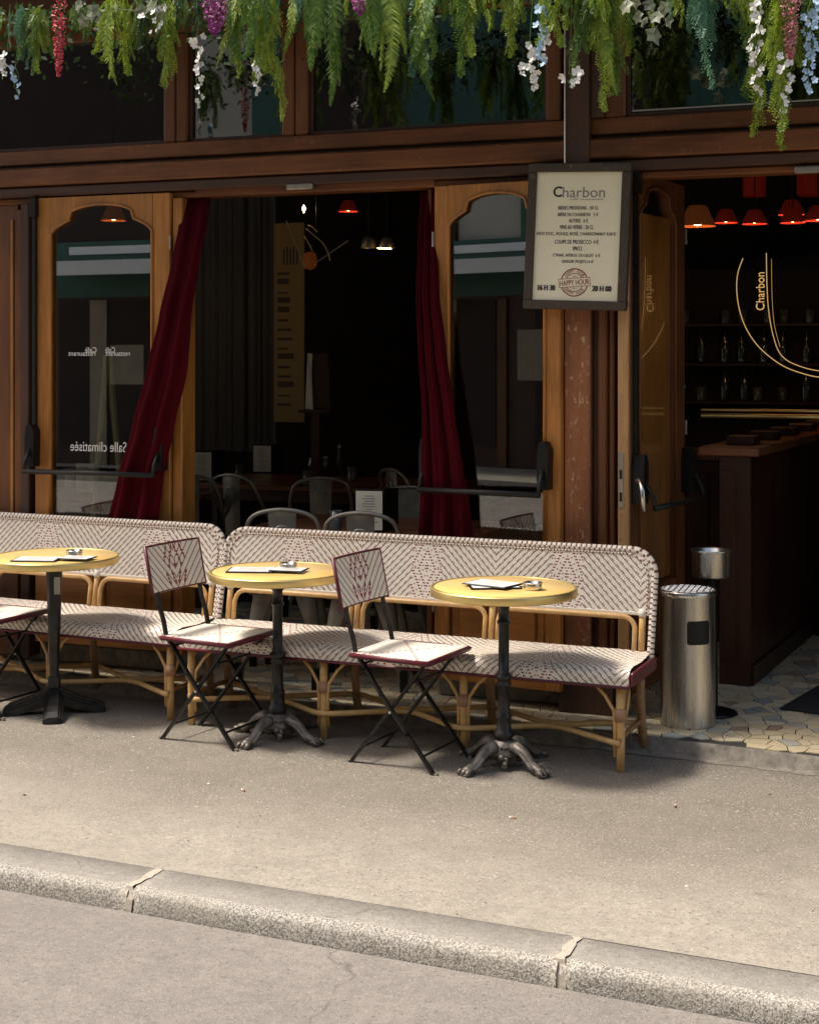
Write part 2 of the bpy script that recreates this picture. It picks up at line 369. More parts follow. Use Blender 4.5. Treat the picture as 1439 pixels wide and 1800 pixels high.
# ------------------------------------------------------------------ GROUND
KDIR = R(-5.5)
kp0 = onZ(720, 1648, 0); kd = Vector((cos(KDIR), sin(KDIR), 0)); kn = Vector((-sin(KDIR), cos(KDIR), 0))
def kpt(s_, t_): p = Vector((kp0.x, kp0.y, 0))+kd*s_+kn*t_; return p
ROADZ = -.066; KW = .20
mb = MB(); a, b_, c, d = kpt(-60, -.012), kpt(60, -.012), kpt(60, -14), kpt(-60, -14)
mb.v = [(p.x, p.y, ROADZ) for p in (a, b_, c, d)]; mb.face((3, 2, 1, 0)); tag(mb.build('road', 'road'), kind='structure')
mb = MB()
def swf(i, j):
    s_ = -60+120*i/60 if (i < 10 or i > 50) else -12+24*(i-10)/40*1.0
    p = kpt([-60, -50, -40, -30, -25, -20, -17, -15, -13.5, -12.6][i] if i < 10 else ([13, 14, 15, 17, 20, 25, 30, 40, 50, 60][i-51] if i > 50 else s_), KW+.0015+j*.12)
    return (p.x, p.y, -.0+(.004*math.sin(p.x*1.7+j)*math.sin(j*.7) if 0 < j < 24 else 0))
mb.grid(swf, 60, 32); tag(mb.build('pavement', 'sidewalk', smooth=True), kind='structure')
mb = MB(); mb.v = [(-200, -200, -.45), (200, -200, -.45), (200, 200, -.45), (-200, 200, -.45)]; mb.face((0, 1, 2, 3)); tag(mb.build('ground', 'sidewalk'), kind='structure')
# kerb: granite stones with rounded worn noses, mortar joints
kerb = tag(bpy.data.objects.new('kerb', None), kind='structure'); col.objects.link(kerb)
def sof(px, py): p = onZ(px, py, 0); return (p-kp0).dot(kd)
joints = [-9, sof(215, 1568), sof(972, 1702), 2.6, 5, 7]
joints.insert(1, joints[1]-1.75); 
for i in range(len(joints)-1):
    s0, s1 = joints[i]+.006, joints[i+1]-.005; n = max(8, int((s1-s0)/.045)); rnd = random.Random(i)
    prof = [(KW, -.2), (KW, 0), (.04, .001), (.020, -.002), (.007, -.009), (.0, -.021), (-.003, -.042), (-.007, -.066), (-.009, -.1), (-.009, -.2)]
    rough = [[rnd.uniform(-1, 1) for _ in prof] for _ in range(n+1)]
    mb = MB()
    def kf(ii, jj):
        s_ = s0+(s1-s0)*ii/n; t_, z_ = prof[jj]; e = min(s_-s0, s1-s_); rn = .005*max(0, 1-e/.02)
        k_ = rough[ii][jj]*.0016 if 2 < jj < 9 else 0; wob = .003*sin(s_*2.3+i*2)+.0015*sin(s_*7+i)
        if i == 2+1: z_ -= .0012*(jj < 6)
        p = kpt(s_, t_+k_+(wob+rn if jj > 1 else 0)); return (p.x, p.y, z_+k_-(rn*.5 if 1 < jj < 8 else 0))
    mb.grid(kf, n, len(prof)-1, mf=lambda ii, jj: 1 if jj < 2 else 0)
    for ii in (0, n):
        mb.face([k for k in ([jj*(n+1)+ii for jj in range(len(prof))])], 0)
    mb.build('kerb_stone', ['granite', 'granite_top'], kerb, smooth=True)
for j in joints[1:-1]:
    mb = MB(); rnd = random.Random(int(j*50)); path = []
    for k in range(13):
        t_ = KW-.005-(KW+.01)*k/11 if k < 12 else -.004; z_ = -.0005 if k < 10 else (-.012 if k == 10 else (-.035 if k == 11 else -.085))
        if k >= 10: t_ = [.02, .004, -.006][k-10]
        path.append((t_, z_, .009+rnd.uniform(0, .008)+(.010 if k >= 10 else 0), -.004+rnd.uniform(-.004, .004)))
    for (t_, z_, hw, dx) in path:
        p = kpt(j+dx-hw, t_); q = kpt(j+dx+hw, t_); mb.v += [(p.x, p.y, z_+.003), (q.x, q.y, z_+.003)]
    for k in range(12): mb.face((2*k, 2*k+1, 2*k+3, 2*k+2))
    mb.build('mortar_joint', 'mortar_joint', kerb)
# tiled floor: irregular broken-tile mosaic
TZ = .065
floor = tag(bpy.data.objects.new('tiled_floor', None), kind='structure'); col.objects.link(floor)
EA = Vector((-.342, 6.295)); EB = Vector((-1.0, 6.393)); 
def edgeY(x):
    if x > -1.0: return 6.393-(x+1.0)*.149
    return 6.393-(x+1.0)*.105
mb = MB(); xs = [-9+i*.25 for i in range(49)]
for x in xs: mb.v += [(x, edgeY(x), TZ-.006), (x, 13, TZ-.006), (x, edgeY(x), -.02)]
for i in range(48):
    a = 3*i; mb.face((a, a+3, a+4, a+1)); mb.face((a, a+2, a+5, a+3), 1)
mb.build('floor_bed', ['mortar', 'stone'], floor)
mb = MB()
for i in range(48):
    x0, x1 = xs[i], xs[i+1]
    for q in ((x0, -.001), (x0, .03), (x1, .03), (x1, -.001)): mb.v.append((q[0], edgeY(q[0])-.012+q[1]*.0+(.0), 0))
mb = MB(); rnd = random.Random(9)
for x in [-9+i*.06 for i in range(200)]:
    j_ = rnd.uniform(-.004, .004); y = edgeY(x)
    mb.v += [(x, y-.075+j_*3, .001), (x, y-.03+j_, .012+j_), (x, y-.018, TZ-.012+j_), (x, y-.004, TZ-.004), (x, y+.003, TZ-.004)]
for i in range(199):
    for k in range(4): a = 5*i+k; mb.face((a, a+5, a+6, a+1))
mb.build('door_step_edge', 'stone', floor, smooth=True)
def clip(poly, px_, py_, nx, ny):
    out = []
    for i in range(len(poly)):
        a, b = poly[i], poly[(i+1) % len(poly)]
        da = (a[0]-px_)*nx+(a[1]-py_)*ny; db = (b[0]-px_)*nx+(b[1]-py_)*ny
        if da <= 0: out.append(a)
        if (da < 0 < db) or (db < 0 < da):
            t = da/(da-db); out.append((a[0]+(b[0]-a[0])*t, a[1]+(b[1]-a[1])*t))
    return out
rnd = random.Random(21); sites = {}
SPX, SPY, X0, Y0 = .086, .070, -5.3, 6.2
NX, NY = 75, 40
for i in range(-2, NX+2):
    for j in range(-2, NY+2): sites[(i, j)] = (X0+(i+rnd.uniform(-.02, 1.0))*SPX, Y0+(j+rnd.uniform(-.02, 1.0))*SPY)
cells = []
for i in range(NX):
    for j in range(NY):
        sx, sy = sites[(i, j)]
        if sy < edgeY(sx)+.02: continue
        poly = [(sx-.2, sy-.2), (sx+.2, sy-.2), (sx+.2, sy+.2), (sx-.2, sy+.2)]
        for di in (-2, -1, 0, 1, 2):
            for dj in (-2, -1, 0, 1, 2):
                if di == dj == 0: continue
                ox, oy = sites[(i+di, j+dj)]; dx, dy = ox-sx, oy-sy; L = math.hypot(dx, dy)
                if L < 1e-4: continue
                g = .0028; poly = clip(poly, (sx+ox)/2-dx/L*g, (sy+oy)/2-dy/L*g, dx/L, dy/L)
                if len(poly) < 3: break
            if len(poly) < 3: break
        if len(poly) < 3: continue
        sl = .149 if sx > -1 else .105
        poly = clip(poly, sx, edgeY(sx)+.006, -sl, -1)
        if len(poly) < 3: continue
        q = Vector((sx, sy, TZ)); dd = q.dot(FW); uu = q.dot(RT)/dd*FPX+719.5
        cells.append((sx, sy, poly, uu, dd))
TM = ['tile_cream', 'tile_tan', 'tile_grey', 'tile_blue', 'tile_brown']
def tmat(x, y):
    r = random.Random(int(x*9173+y*7919)).random()
    return 0 if r < .42 else (1 if r < .74 else (2 if r < .89 else (3 if r < .96 else 4)))
vis = [c for c in cells if -10 < c[3] < 1460 and (c[3] > 1150 or c[1] < 7.05)]
vis.sort(key=lambda c: c[4]); near = vis[:299]; ns = set(id(c) for c in near)
for c in near:
    mb = MB(); mb.prism([(p[0]-c[0], p[1]-c[1]) for p in c[2]], -.005, 0)
    mb.build('tile', TM[tmat(c[0], c[1])], floor, loc=(c[0], c[1], TZ+rnd.uniform(-.0008, .0008)))
mb = MB()
for c in cells:
    if id(c) in ns: continue
    mb.prism(c[2], TZ-.005, TZ+rnd.uniform(-.0008, .0008), tmat(c[0], c[1]))
mb.build('tile_field', TM, floor, kind='stuff')

# ------------------------------------------------------------------ CAFE BUILDING
cafe = thing('cafe_building', 'café front of varnished brown wood with open glazed doors and transom windows', 'building', F0, FROT)
PX0, PX1 = -8.0, 6.0
def part(mb, name, m, smooth=False, parent=None, **k): return mb.build(name, m, parent or cafe, smooth, **k)
# transom zone heights taken at the mullions
zg = fz(500, 240, 0); zgr = fz(500, 272, -.03); zb = fz(500, 300, -.08); zl = fz(540, 338, .0)
TOPZ = 3.75
part(MB().bbox(PX0, PX1, -.015, .09, zg-.075, zg, .005), 'transom_sill', 'brown_x')
part(MB().bbox(PX0, PX1, .006, .08, zg-.096, zg-.077, .002), 'sill_groove', 'umber')
mb = MB().bbox(PX0, PX1, -.065, .09, zg-.19, zg-.098, .008)
part(mb, 'ledge_board', 'brown_x')
part(MB().bbox(PX0, PX1, -.045, .09, zg-.245, zg-.192, .01), 'ledge_moulding', 'umber')
LT = zl   # lintel bottom
part(MB().bbox(PX0, PX1, .0, .12, LT, zg-.247, .006), 'lintel', 'brown_x')
part(MB().bbox(fx(345), fx(765), -.012, .0-.001, LT+.004, LT+.05, .003), 'lintel_trim', 'brown_x')
# upper storey wall and canopy shelf above the frame
part(MB().box(PX0, PX1, .0, .3, TOPZ+.001, 11), 'upper_wall', 'plaster')
part(MB().box(PX0, PX1, -.62, -.001, 3.45, 3.56), 'canopy_shelf', 'umber')
part(MB().box(PX0, PX1, -.02, .1, 3.30, TOPZ), 'transom_head', 'brown_x')
# transom mullions + panes
mull = [(-60, -20), (290, 310), (311, 331), (497, 519), (520, 543), (960, 988), (1062, 1100), (1600, 1640)]
for (a, b) in mull:
    part(MB().bbox(fx(a), fx(b)-.002, -.012, .07, zg+.001, 3.299, .008), 'mullion', 'brown')
panes = [(-400, -60), (-20, 290), (331, 497), (543, 960), (1100, 1600)]
for (a, b) in panes:
    x0, x1 = fx(a), fx(b)
    g = part(MB().box(x0+.012, x1-.012, .03, .036, zg+.012, 3.298), 'transom_window', 'tglass')
    fr = MB()
    for (q0, q1, r0, r1) in ((x0, x1, zg+.001, zg+.018), (x0, x0+.016, zg+.019, 3.298), (x1-.016, x1, zg+.019, 3.298)):
        fr.box(q0+.001, q1-.001, .012, .05, r0, r1)
    part(fr, 'window_frame', 'umber', parent=g)
# light strip reflected sill bead on right pane
part(MB().tube([(fx(1108), .02, zg+.03), (fx(1600), .02, zg+.032)], .004, 6), 'glazing_bead', 'zinc')
# main post between the two doorways
xp0, xp1 = fx(990, -.05), fx(1036, -.05)
part(MB().bbox(xp0, xp1, -.05, .10, .065, LT+.06, .008), 'post', 'redpost', label='worn red-brown post with flaking paint')
part(MB().bbox(xp0-.022, xp0-.002, -.03, .10, .065, LT-.001, .004), 'post_bead', 'umber_z')
part(MB().bbox(xp1+.002, xp1+.028, .0, .10, .065, LT-.001, .004), 'post_groove', 'umber')
xq = fx(1078, -.03)
part(MB().bbox(xp1+.030, xp1+.075, -.03, .10, .065, LT-.001, .008).bbox(xp1+.077, xq, -.012, .1, .065, LT-.001, .006), 'pilaster', 'brown')
part(MB().box(xp0-.02, xq+.0, -.055, .1, .066, .30), 'post_base', 'umber_z')
# upper post in front of the transom
part(MB().bbox(fx(992, -.08), fx(1034, -.08), -.08, -.014, zg-.24, 3.44, .006), 'upper_post', 'umber_z')
part(MB().tube([(fx(991, -.1), -.085, zg-.25), (fx(991, -.1), -.085, 3.44)], .004, 6), 'cable_conduit', 'zinc')
part(MB().bbox(fx(1036, -.05), fx(1060, -.05), -.05, -.013, zg-.001, 3.29, .006), 'corner_post', 'umber_z')
# lock box of shutter under the lintels
for (px_, py_) in ((528, 327), (1425, 297)):
    xx, zz = fac(px_, py_, -.03); part(MB().bbox(xx-.07, xx+.07, -.05, -.013, zz-.018, zz+.012, .006), 'shutter_catch', 'gunmetal')
# left wall panel (px 0..40) and frame
xw0, xw1 = fx(-380), fx(48)
part(MB().bbox(xw0, xw1-.06, .005, .06, .1, LT-.001, .003), 'side_panel', 'brown')
for (a, b, y0) in ((fx(30), fx(42), -.02), (fx(-90), fx(-60), -.02)):
    part(MB().bbox(a, b, -.02, .0045, .75, LT-.03, .004), 'panel_moulding', 'brown')
part(MB().bbox(fx(-56), fx(28), -.012, .0045, .78, .80, .003), 'panel_moulding', 'brown')
part(MB().bbox(fx(20), fx(25), -.008, .0045, .82, LT-.08, .003), 'panel_moulding', 'oak')
part(MB().bbox(fx(43), fx(58), -.035, .10, .1, LT-.001, .006), 'door_jamb', 'umber_z')
part(MB().bbox(xw0, fx(300), .065, .10, .066, .17, .01), 'threshold', 'stone')
# jambs of the wide opening
part(MB().bbox(fx(303, -.02), fx(320, -.02), -.02, .12, .17, LT-.001, .006), 'door_jamb', 'oak')
part(MB().bbox(fx(752, .06), fx(762, .06), .04, .12, .17, LT-.001, .006), 'door_jamb', 'brown')
part(MB().bbox(fx(762), fx(985), .065, .10, .066, .15, .01), 'threshold', 'stone')

def arch(t):
    t = abs(t)
    if t < .64: return .075+.055*math.sqrt(max(0, 1-(t/.64)**2*.92))
    return .075*max(0., 1-((t-.64)/.36))**.6*.8
def make_door(org, rz, wd, zt, z0, zglass, sl, sr, arch_drop, mz='oak', mx='oak_x', bars=None, lock='l', vrod=True, light=1.0, bar_z=1.08, flip=False, second=True, panels=2):
    """door leaf: local x 0..wd, front face y=0, thickness .042"""
    T_ = .042; ac = (sl+wd-sr)/2; ah = (wd-sr-sl)/2; zs = zt-arch_drop
    mb = MB().bbox(0, sl, 0, T_, z0, zt, .004).bbox(wd-sr, wd, 0, T_, z0, zt, .004)
    n = 40; b = len(mb.v)
    for k in range(n+1):
        x = sl+2*ah*k/n; z_ = zs+arch((x-ac)/ah)*arch_drop/.17
        mb.v += [(x, .001, zt-.001), (x, .001, z_), (x, T_-.001, z_), (x, T_-.001, zt-.001)]
    for k in range(n):
        q = b+4*k
        for e in range(4): mb.face((q+e, q+4+e, q+4+(e+1) % 4, q+(e+1) % 4))
    mb.bbox(sl, wd-sr, .001, T_-.001, zglass-.10, zglass, .003, 1)
    mb.bbox(sl, wd-sr, .001, T_-.001, z0, z0+.12, .003, 1)
    D = mb.build('door', [mz, mx], cafe, loc=org, rz=rz)
    # lower wooden panels
    pw = (2*ah)/panels
    for k in range(panels):
        x0 = sl+pw*k; x1 = x0+pw
        p = MB().bbox(x0+.008, x1-.008, .014, T_-.012, z0+.125, zglass-.105, .004).bbox(x0+.05, x1-.05, .004, .0135, z0+.17, zglass-.15, .006)
        p.build('panel', mx, D)
        if k: MB().bbox(x0-.02, x0+.02, .002, .0125, z0+.121, zglass-.101, .003).build('muntin', mz, D)
    pts = [(sl+.001, -.003, zglass)]+[(sl+2*ah*k/n, -.003, zs+arch((sl+2*ah*k/n-ac)/ah)*arch_drop/.17) for k in range(n+1)]+[(wd-sr-.001, -.003, zglass)]
    MB().tube(pts, .0075, 6).build('glass_bead', mz, D, smooth=True)
    g = MB(); b = 0
    for k in range(n+1):
        x = sl+2*ah*k/n; z_ = zs+arch((x-ac)/ah)*arch_drop/.17+.004; g.v += [(x, .018, zglass+.001), (x, .018, z_), (x, .023, z_), (x, .023, zglass+.001)]
    for k in range(n):
        q = 4*k
        for e in range(4): g.face((q+e, q+4+e, q+4+(e+1) % 4, q+(e+1) % 4))
    g.build('glass_pane', 'glass', D)
    if bars:
        xa, xb = bars
        rod = MB().tube([(xa, -.105, bar_z), (xb, -.105, bar_z)], .0135, 10)
        for x in (xa+.006, xb-.006): rod.tube([(x, -.105, bar_z-.004), (x, -.095, bar_z+.05), (x, -.05, bar_z+.12)], .010, 8)
        rod.build('push_bar', 'black', D, smooth=True)
        for i_, x in enumerate((xa+.006, xb-.006)):
            bx = MB(); P = [(-.026, bar_z+.02), (.024, bar_z+.02), (.028, bar_z+.2), (.010, bar_z+.235), (-.018, bar_z+.235), (-.028, bar_z+.17)]
            n6 = len(P); bx.v = [(x+p[0], -.062, p[1]) for p in P]+[(x+p[0], -.001, p[1]) for p in P]
            bx.face(range(n6)); bx.face(list(range(n6, 2*n6))[::-1])
            for k in range(n6): bx.face((k, n6+k, n6+(k+1) % n6, (k+1) % n6))
            bx.tube([(x, -.063, bar_z+.09), (x, -.06, bar_z+.09)], .012, 10)
            bx.build('lock_box', 'plastic', D)
        if vrod:
            x = (xa if lock == 'l' else xb)+.006*(1 if lock == 'l' else -1)
            MB().box(x-.010, x+.010, -.022, -.001, bar_z+.236, zt-.10).box(x-.018, x+.018, -.035, -.001, zt-.099, zt-.0).build('bolt_rod', 'black', D)
    for zh in (z0+.35, (z0+zt)/2, zt-.25):
        x = wd+.004 if lock == 'l' else -.004
        MB().tube([(x, -.004, zh-.035), (x, -.004, zh+.035)], .006, 8).build('hinge', 'gunmetal', D)
    return D
DZ = .19
# left door (folded flat against the front)
yl = -.035
x0, x1 = fx(62, yl), fx(299, yl); zt1 = fz(190, 343, yl)
zb1 = fz(160, 832, -.14)
d1 = make_door((x0, yl, 0), 0, x1-x0, zt1, DZ, .80, fx(89, yl)-x0, x1-fx(268, yl), .19, bars=(.0, fx(268, -.14)-x0+.01), lock='l', bar_z=zb1)
def glass_text(D, items, y=.0165):
    mb = MB()
    for (body, px_, py_, wpx, hpx, mir) in items: mb.text(body, px_, py_, wpx, hpx, y, 0, 0, mir)
    mb.build('lettering', 'whitepaint', D, kind='stuff')
def loc1(px_, py_): X, Z = fac(px_, py_, yl+.0165); return X-x0, Z
sc1 = (fx(200, yl)-fx(100, yl))/100
a = loc1(173, 785); b = loc1(144, 622); c = loc1(207, 622); b2 = loc1(160, 615); c2 = loc1(194, 615)
glass_text(d1, [('Salle climatisée', a[0], a[1], 98*sc1, 15*sc1, True), ('restaurant', b[0], b[1], 48*sc1, 6*sc1, True), ('Café', b2[0], b2[1], 20*sc1, 8*sc1, True),
                ('restaurant', c[0], c[1], 42*sc1, 6*sc1, True), ('Café', c2[0], c2[1], 17*sc1, 8*sc1, True)])
# right leaf of wide opening, swung a little towards the street
yr = -.005; xr0 = fx(763, yr); ang = R(-7.5); wr = (fx(984, -.09)-xr0)/cos(ang)
zt2 = fz(840, 323, -.03); zb2 = 1.06
d2 = make_door((xr0, yr, 0), ang, wr, zt2, .16, .80, .075, .075, .19, bars=(-.03, wr-.055), lock='r', bar_z=fz(850, 866, -.15), vrod=False)
# third door (right doorway), opened inwards, seen obliquely
yn = -.05; xn = fx(1107, yn); far = (fx(1203, .62), .62); aa = math.atan2(far[1]-yn, far[0]-xn); wn_ = math.hypot(far[1]-yn, far[0]-xn)
zt3 = fz(1107, 300, yn); M['glass_save'] = M['glass']; M['glass'] = M['clear']
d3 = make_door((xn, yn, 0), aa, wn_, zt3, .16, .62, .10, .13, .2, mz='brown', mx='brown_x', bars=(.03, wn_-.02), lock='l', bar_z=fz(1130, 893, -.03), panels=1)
MB().bbox(.101, wn_-.131, .026, .036, .63, zt3-.17, .002).build('reflection_board', 'oak', d3)  # board added behind the pane to stand in for the brown reflection
M['glass'] = M['glass_save']
# worn free edge of that door with lock face plate
xe0, xe1 = fx(1085, yn-.02), fx(1104, yn-.02)
e3 = part(MB().bbox(xe0, xe1, yn-.02, yn+.03, .10, LT-.002, .004), 'door_edge', 'oakedge', label='worn pale oak door edge with steel lock plate')
za, zc_ = fz(1092, 893, yn-.02), fz(1092, 795, yn-.02)
mp = MB().bbox(xe0+.004, xe0+.026, yn-.026, yn-.0205, za, zc_, .002); mp.build('lock_plate', 'gunmetal', e3)
for q in (.03, .13): MB().box(xe0+.010, xe0+.021, yn-.029, yn-.0265, za+q, za+q+.04).build('latch_hole', 'black', e3)
# lever handle
hx, hz = fac(1118, 852, -.09)
hb = MB().tube([(hx, yn-.03, hz+.02), (hx+.03, yn-.10, hz+.02), (hx+.045, yn-.12, hz-.02), (hx+.05, yn-.125, hz-.11)], .011, 8)
hb.build('lever_handle', 'steel', e3, smooth=True)

# interior shell
iy = 6.2
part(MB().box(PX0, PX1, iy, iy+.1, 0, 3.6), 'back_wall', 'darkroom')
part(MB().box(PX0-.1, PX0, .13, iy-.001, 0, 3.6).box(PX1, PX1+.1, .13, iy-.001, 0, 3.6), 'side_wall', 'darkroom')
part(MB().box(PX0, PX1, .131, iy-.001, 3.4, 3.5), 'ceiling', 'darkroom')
# right end of front beyond the frame, so the right doorway closes
part(MB().bbox(1.9, PX1, -.02, .1, .066, LT-.001, .01), 'shop_front_panel', 'brown')
# far curtains / wall panels inside left
for i, px_ in enumerate((345, 372, 400, 430, 455)):
    X, _ = fac(px_, 600, 4.2); mbc = MB()
    mbc.grid(lambda a_, b2_: (X-.16+.32*a_/12, 4.2+.03*sin(a_*1.7+i), .9+2.2*b2_/1), 12, 1)
    part(mbc, 'interior_drape', 'grey_drape' if 'grey_drape' in M else mat('grey_drape', (.11, .105, .095), .9), smooth=True)

# ------------------------------------------------------------------ MENU SIGN on the post
sx, sz0 = fac(1012, 415, -.14)
sg = thing('menu_sign', 'framed cream happy hour price list hanging on the post', 'sign', F0+FXA*sx+FYA*(-.115)+Vector((0, 0, sz0)), FROT)
sg.rotation_euler = (R(-1.5), R(2.0), FROT)
sw, sh = .470, .655; fwid = .040
mb = MB()
mb.bbox(-sw/2, sw/2, -.022, .02, sh/2-fwid, sh/2, .004).bbox(-sw/2, sw/2, -.022, .02, -sh/2, -sh/2+fwid, .004)
mb.bbox(-sw/2, -sw/2+fwid, -.0215, .0195, -sh/2+fwid, sh/2-fwid, .004).bbox(sw/2-fwid, sw/2, -.0215, .0195, -sh/2+fwid, sh/2-fwid, .004)
mb.build('frame', 'signframe', sg)
M['signpaper'] = mat('sign_paper', (.78, .70, .49), .35, c2=(.84, .77, .57), scale=5)
MB().box(-sw/2+fwid-.004, sw/2-fwid+.004, -.008, .012, -sh/2+fwid-.004, sh/2-fwid+.004).build('paper', 'signpaper', sg)
def sp(x, y): return ((x-110)/1185-.5)*sw, (.5-(y-65)/1675)*sh
k_ = sw/1185
tx = MB()
def T(body, x0_, x1_, yc, h_, mi=0): X, Z = sp((x0_+x1_)/2, yc); tx.text(body, X, Z, (x1_-x0_)*k_, h_*k_, -.0090, 0, mi); tx.text(body, X+.0009, Z, (x1_-x0_)*k_, h_*k_, -.0091, 0, mi)
T('C', 405, 508, 392, 122); T('harbon', 515, 1002, 398, 120, 1); T('C', 412, 500, 392, 108)
T('cafe restaurant', 600, 990, 478, 20, 1)
T('BIÈRES PRESSIONS - 50 CL', 470, 935, 572, 50); T('BIÈRE DU CHARBON   5 €', 470, 935, 648, 50); T('AUTRES   6 €', 598, 820, 722, 46)
T('VINS AU VERRE - 20 CL', 497, 885, 798, 46); T("PAYS D'OC, ROUGE, ROSÉ, CHARDONNAY 4,50 €", 235, 1142, 872, 52)
T('COUPE DE PROSECCO  4 €', 445, 950, 965, 48); T('SPRITZ', 655, 765, 1042, 44); T('CYNAR, APÉROL OU LILLET  6 €', 428, 975, 1118, 48); T('GINGER MOJITO 6 €', 535, 900, 1194, 46)
for dx in (-5, 5):
    T('16 H 30', 272+dx, 468+dx, 1495, 62); T('20 H 00', 900+dx, 1115+dx, 1495, 62)
tx.build('lettering', ['ink', 'greyink'], sg, kind='stuff')
st = MB(); cx, cz = sp(693, 1430)
def ring(r0, r1, n=40, mi=0, y=-.0092):
    b = len(st.v)
    for k in range(n): a = 2*pi*k/n; st.v += [(cx+r0*cos(a), y, cz+r0*sin(a)), (cx+r1*cos(a), y, cz+r1*sin(a))]
    for k in range(n): q = b+2*k; q2 = b+2*((k+1) % n); st.face((q, q2, q2+1, q+1), mi)
ring(148*k_, 160*k_); ring(98*k_, 105*k_)
for k, ch in enumerate('HAPPY HOUR'):
    if ch == ' ': continue
    a = R(90+52-k*104/9); st.text(ch, cx+126*k_*cos(a), cz+126*k_*sin(a), 22*k_, 34*k_, -.0092, a-pi/2)
    a = R(-90-52+k*104/9); st.text(ch, cx+126*k_*cos(a), cz+126*k_*sin(a), 22*k_, 34*k_, -.0092, a+pi/2)
ca_, sa_ = cos(R(5)), sin(R(5))
def rq(x0_, x1_, z0_, z1_, y, mi):
    b = len(st.v)
    for (X, Z) in ((x0_, z0_), (x1_, z0_), (x1_, z1_), (x0_, z1_)): st.v.append((cx+(X*ca_-Z*sa_)*k_, y, cz+(X*sa_+Z*ca_)*k_))
    st.face((b, b+1, b+2, b+3), mi)
rq(-182, 182, -50, 50, -.0094, 0); rq(-176, 176, -44, 44, -.0096, 1)
st.text('HAPPY HOUR', cx, cz, 335*k_, 62*k_, -.0098, R(5)); st.text('HAPPY HOUR', cx+.0012, cz, 335*k_, 62*k_, -.0099, R(5))
for s_ in (-1, 1):
    for k in (-1, 0, 1):
        st.text('*', cx+(k*26)*k_, cz+s_*68*k_, (16 if k else 24)*k_, (16 if k else 24)*k_, -.0092)
st.build('stamp', ['stamp', 'signpaper'], sg)

# ------------------------------------------------------------------ CURTAINS (folds swing with height)
def curtain(label, rows, yfun, seed, nf=6, amp=.022):
    rnd = random.Random(seed); nu = 72; NR = 48
    def lerp(t, k):
        for a, b in zip(rows, rows[1:]):
            if a[0] <= t <= b[0]:
                q = (t-a[0])/(b[0]-a[0]); q = q*q*(3-2*q)*.4+q*.6; return a[k]+(b[k]-a[k])*q
        return rows[-1][k]
    mb = MB(); ph = [rnd.uniform(0, 6) for _ in range(4)]
    def f(i, j):
        py = rows[0][0]+(rows[-1][0]-rows[0][0])*j/NR; q = j/NR; u = i/nu
        yl_ = yfun(q); xa = fx(lerp(py, 1), yl_); xb = fx(lerp(py, 2), yl_); z = fz(lerp(py, 1), py, yl_)
        uu = u+.025*sin(q*5+ph[0]+u*4)+.02*sin(q*9+ph[1])
        fold = sin(uu*nf*2*pi+ph[2])+.45*sin(uu*nf*4.3*pi+ph[3]+q*2)+.2*sin(q*13+uu*9)
        return (xa+(xb-xa)*u, yl_+amp*fold*(.5+.7*q), z)
    mb.grid(f, nu, NR)
    t = thing('curtain', label, 'curtain', F0, FROT, 'burgundy curtains in the doorway')
    o = mb.build('curtain_cloth', 'curtain', t, smooth=True)
    sm = o.modifiers.new('thick', 'SOLIDIFY'); sm.thickness = .004
    return t
curtain('dark red curtain swept left over the folded glazed door', [(335, 322, 370), (400, 314, 364), (450, 304, 352), (560, 280, 335), (650, 258, 328), (750, 232, 305), (835, 208, 286), (985, 172, 266)], lambda q: .06-.15*(lambda t: t*t*(3-2*t))(min(1, q/.18)), 3, nf=1.9, amp=.016)
curtain('dark red curtain hanging right of the opening before the door glass', [(335, 742, 765), (420, 736, 766), (520, 732, 770), (620, 736, 782), (720, 742, 796), (820, 742, 812), (880, 740, 822), (985, 734, 834)], lambda q: .05-.125*(lambda t: t*t*(3-2*t))(min(1, q/.36)), 5, nf=2.4, amp=.015)

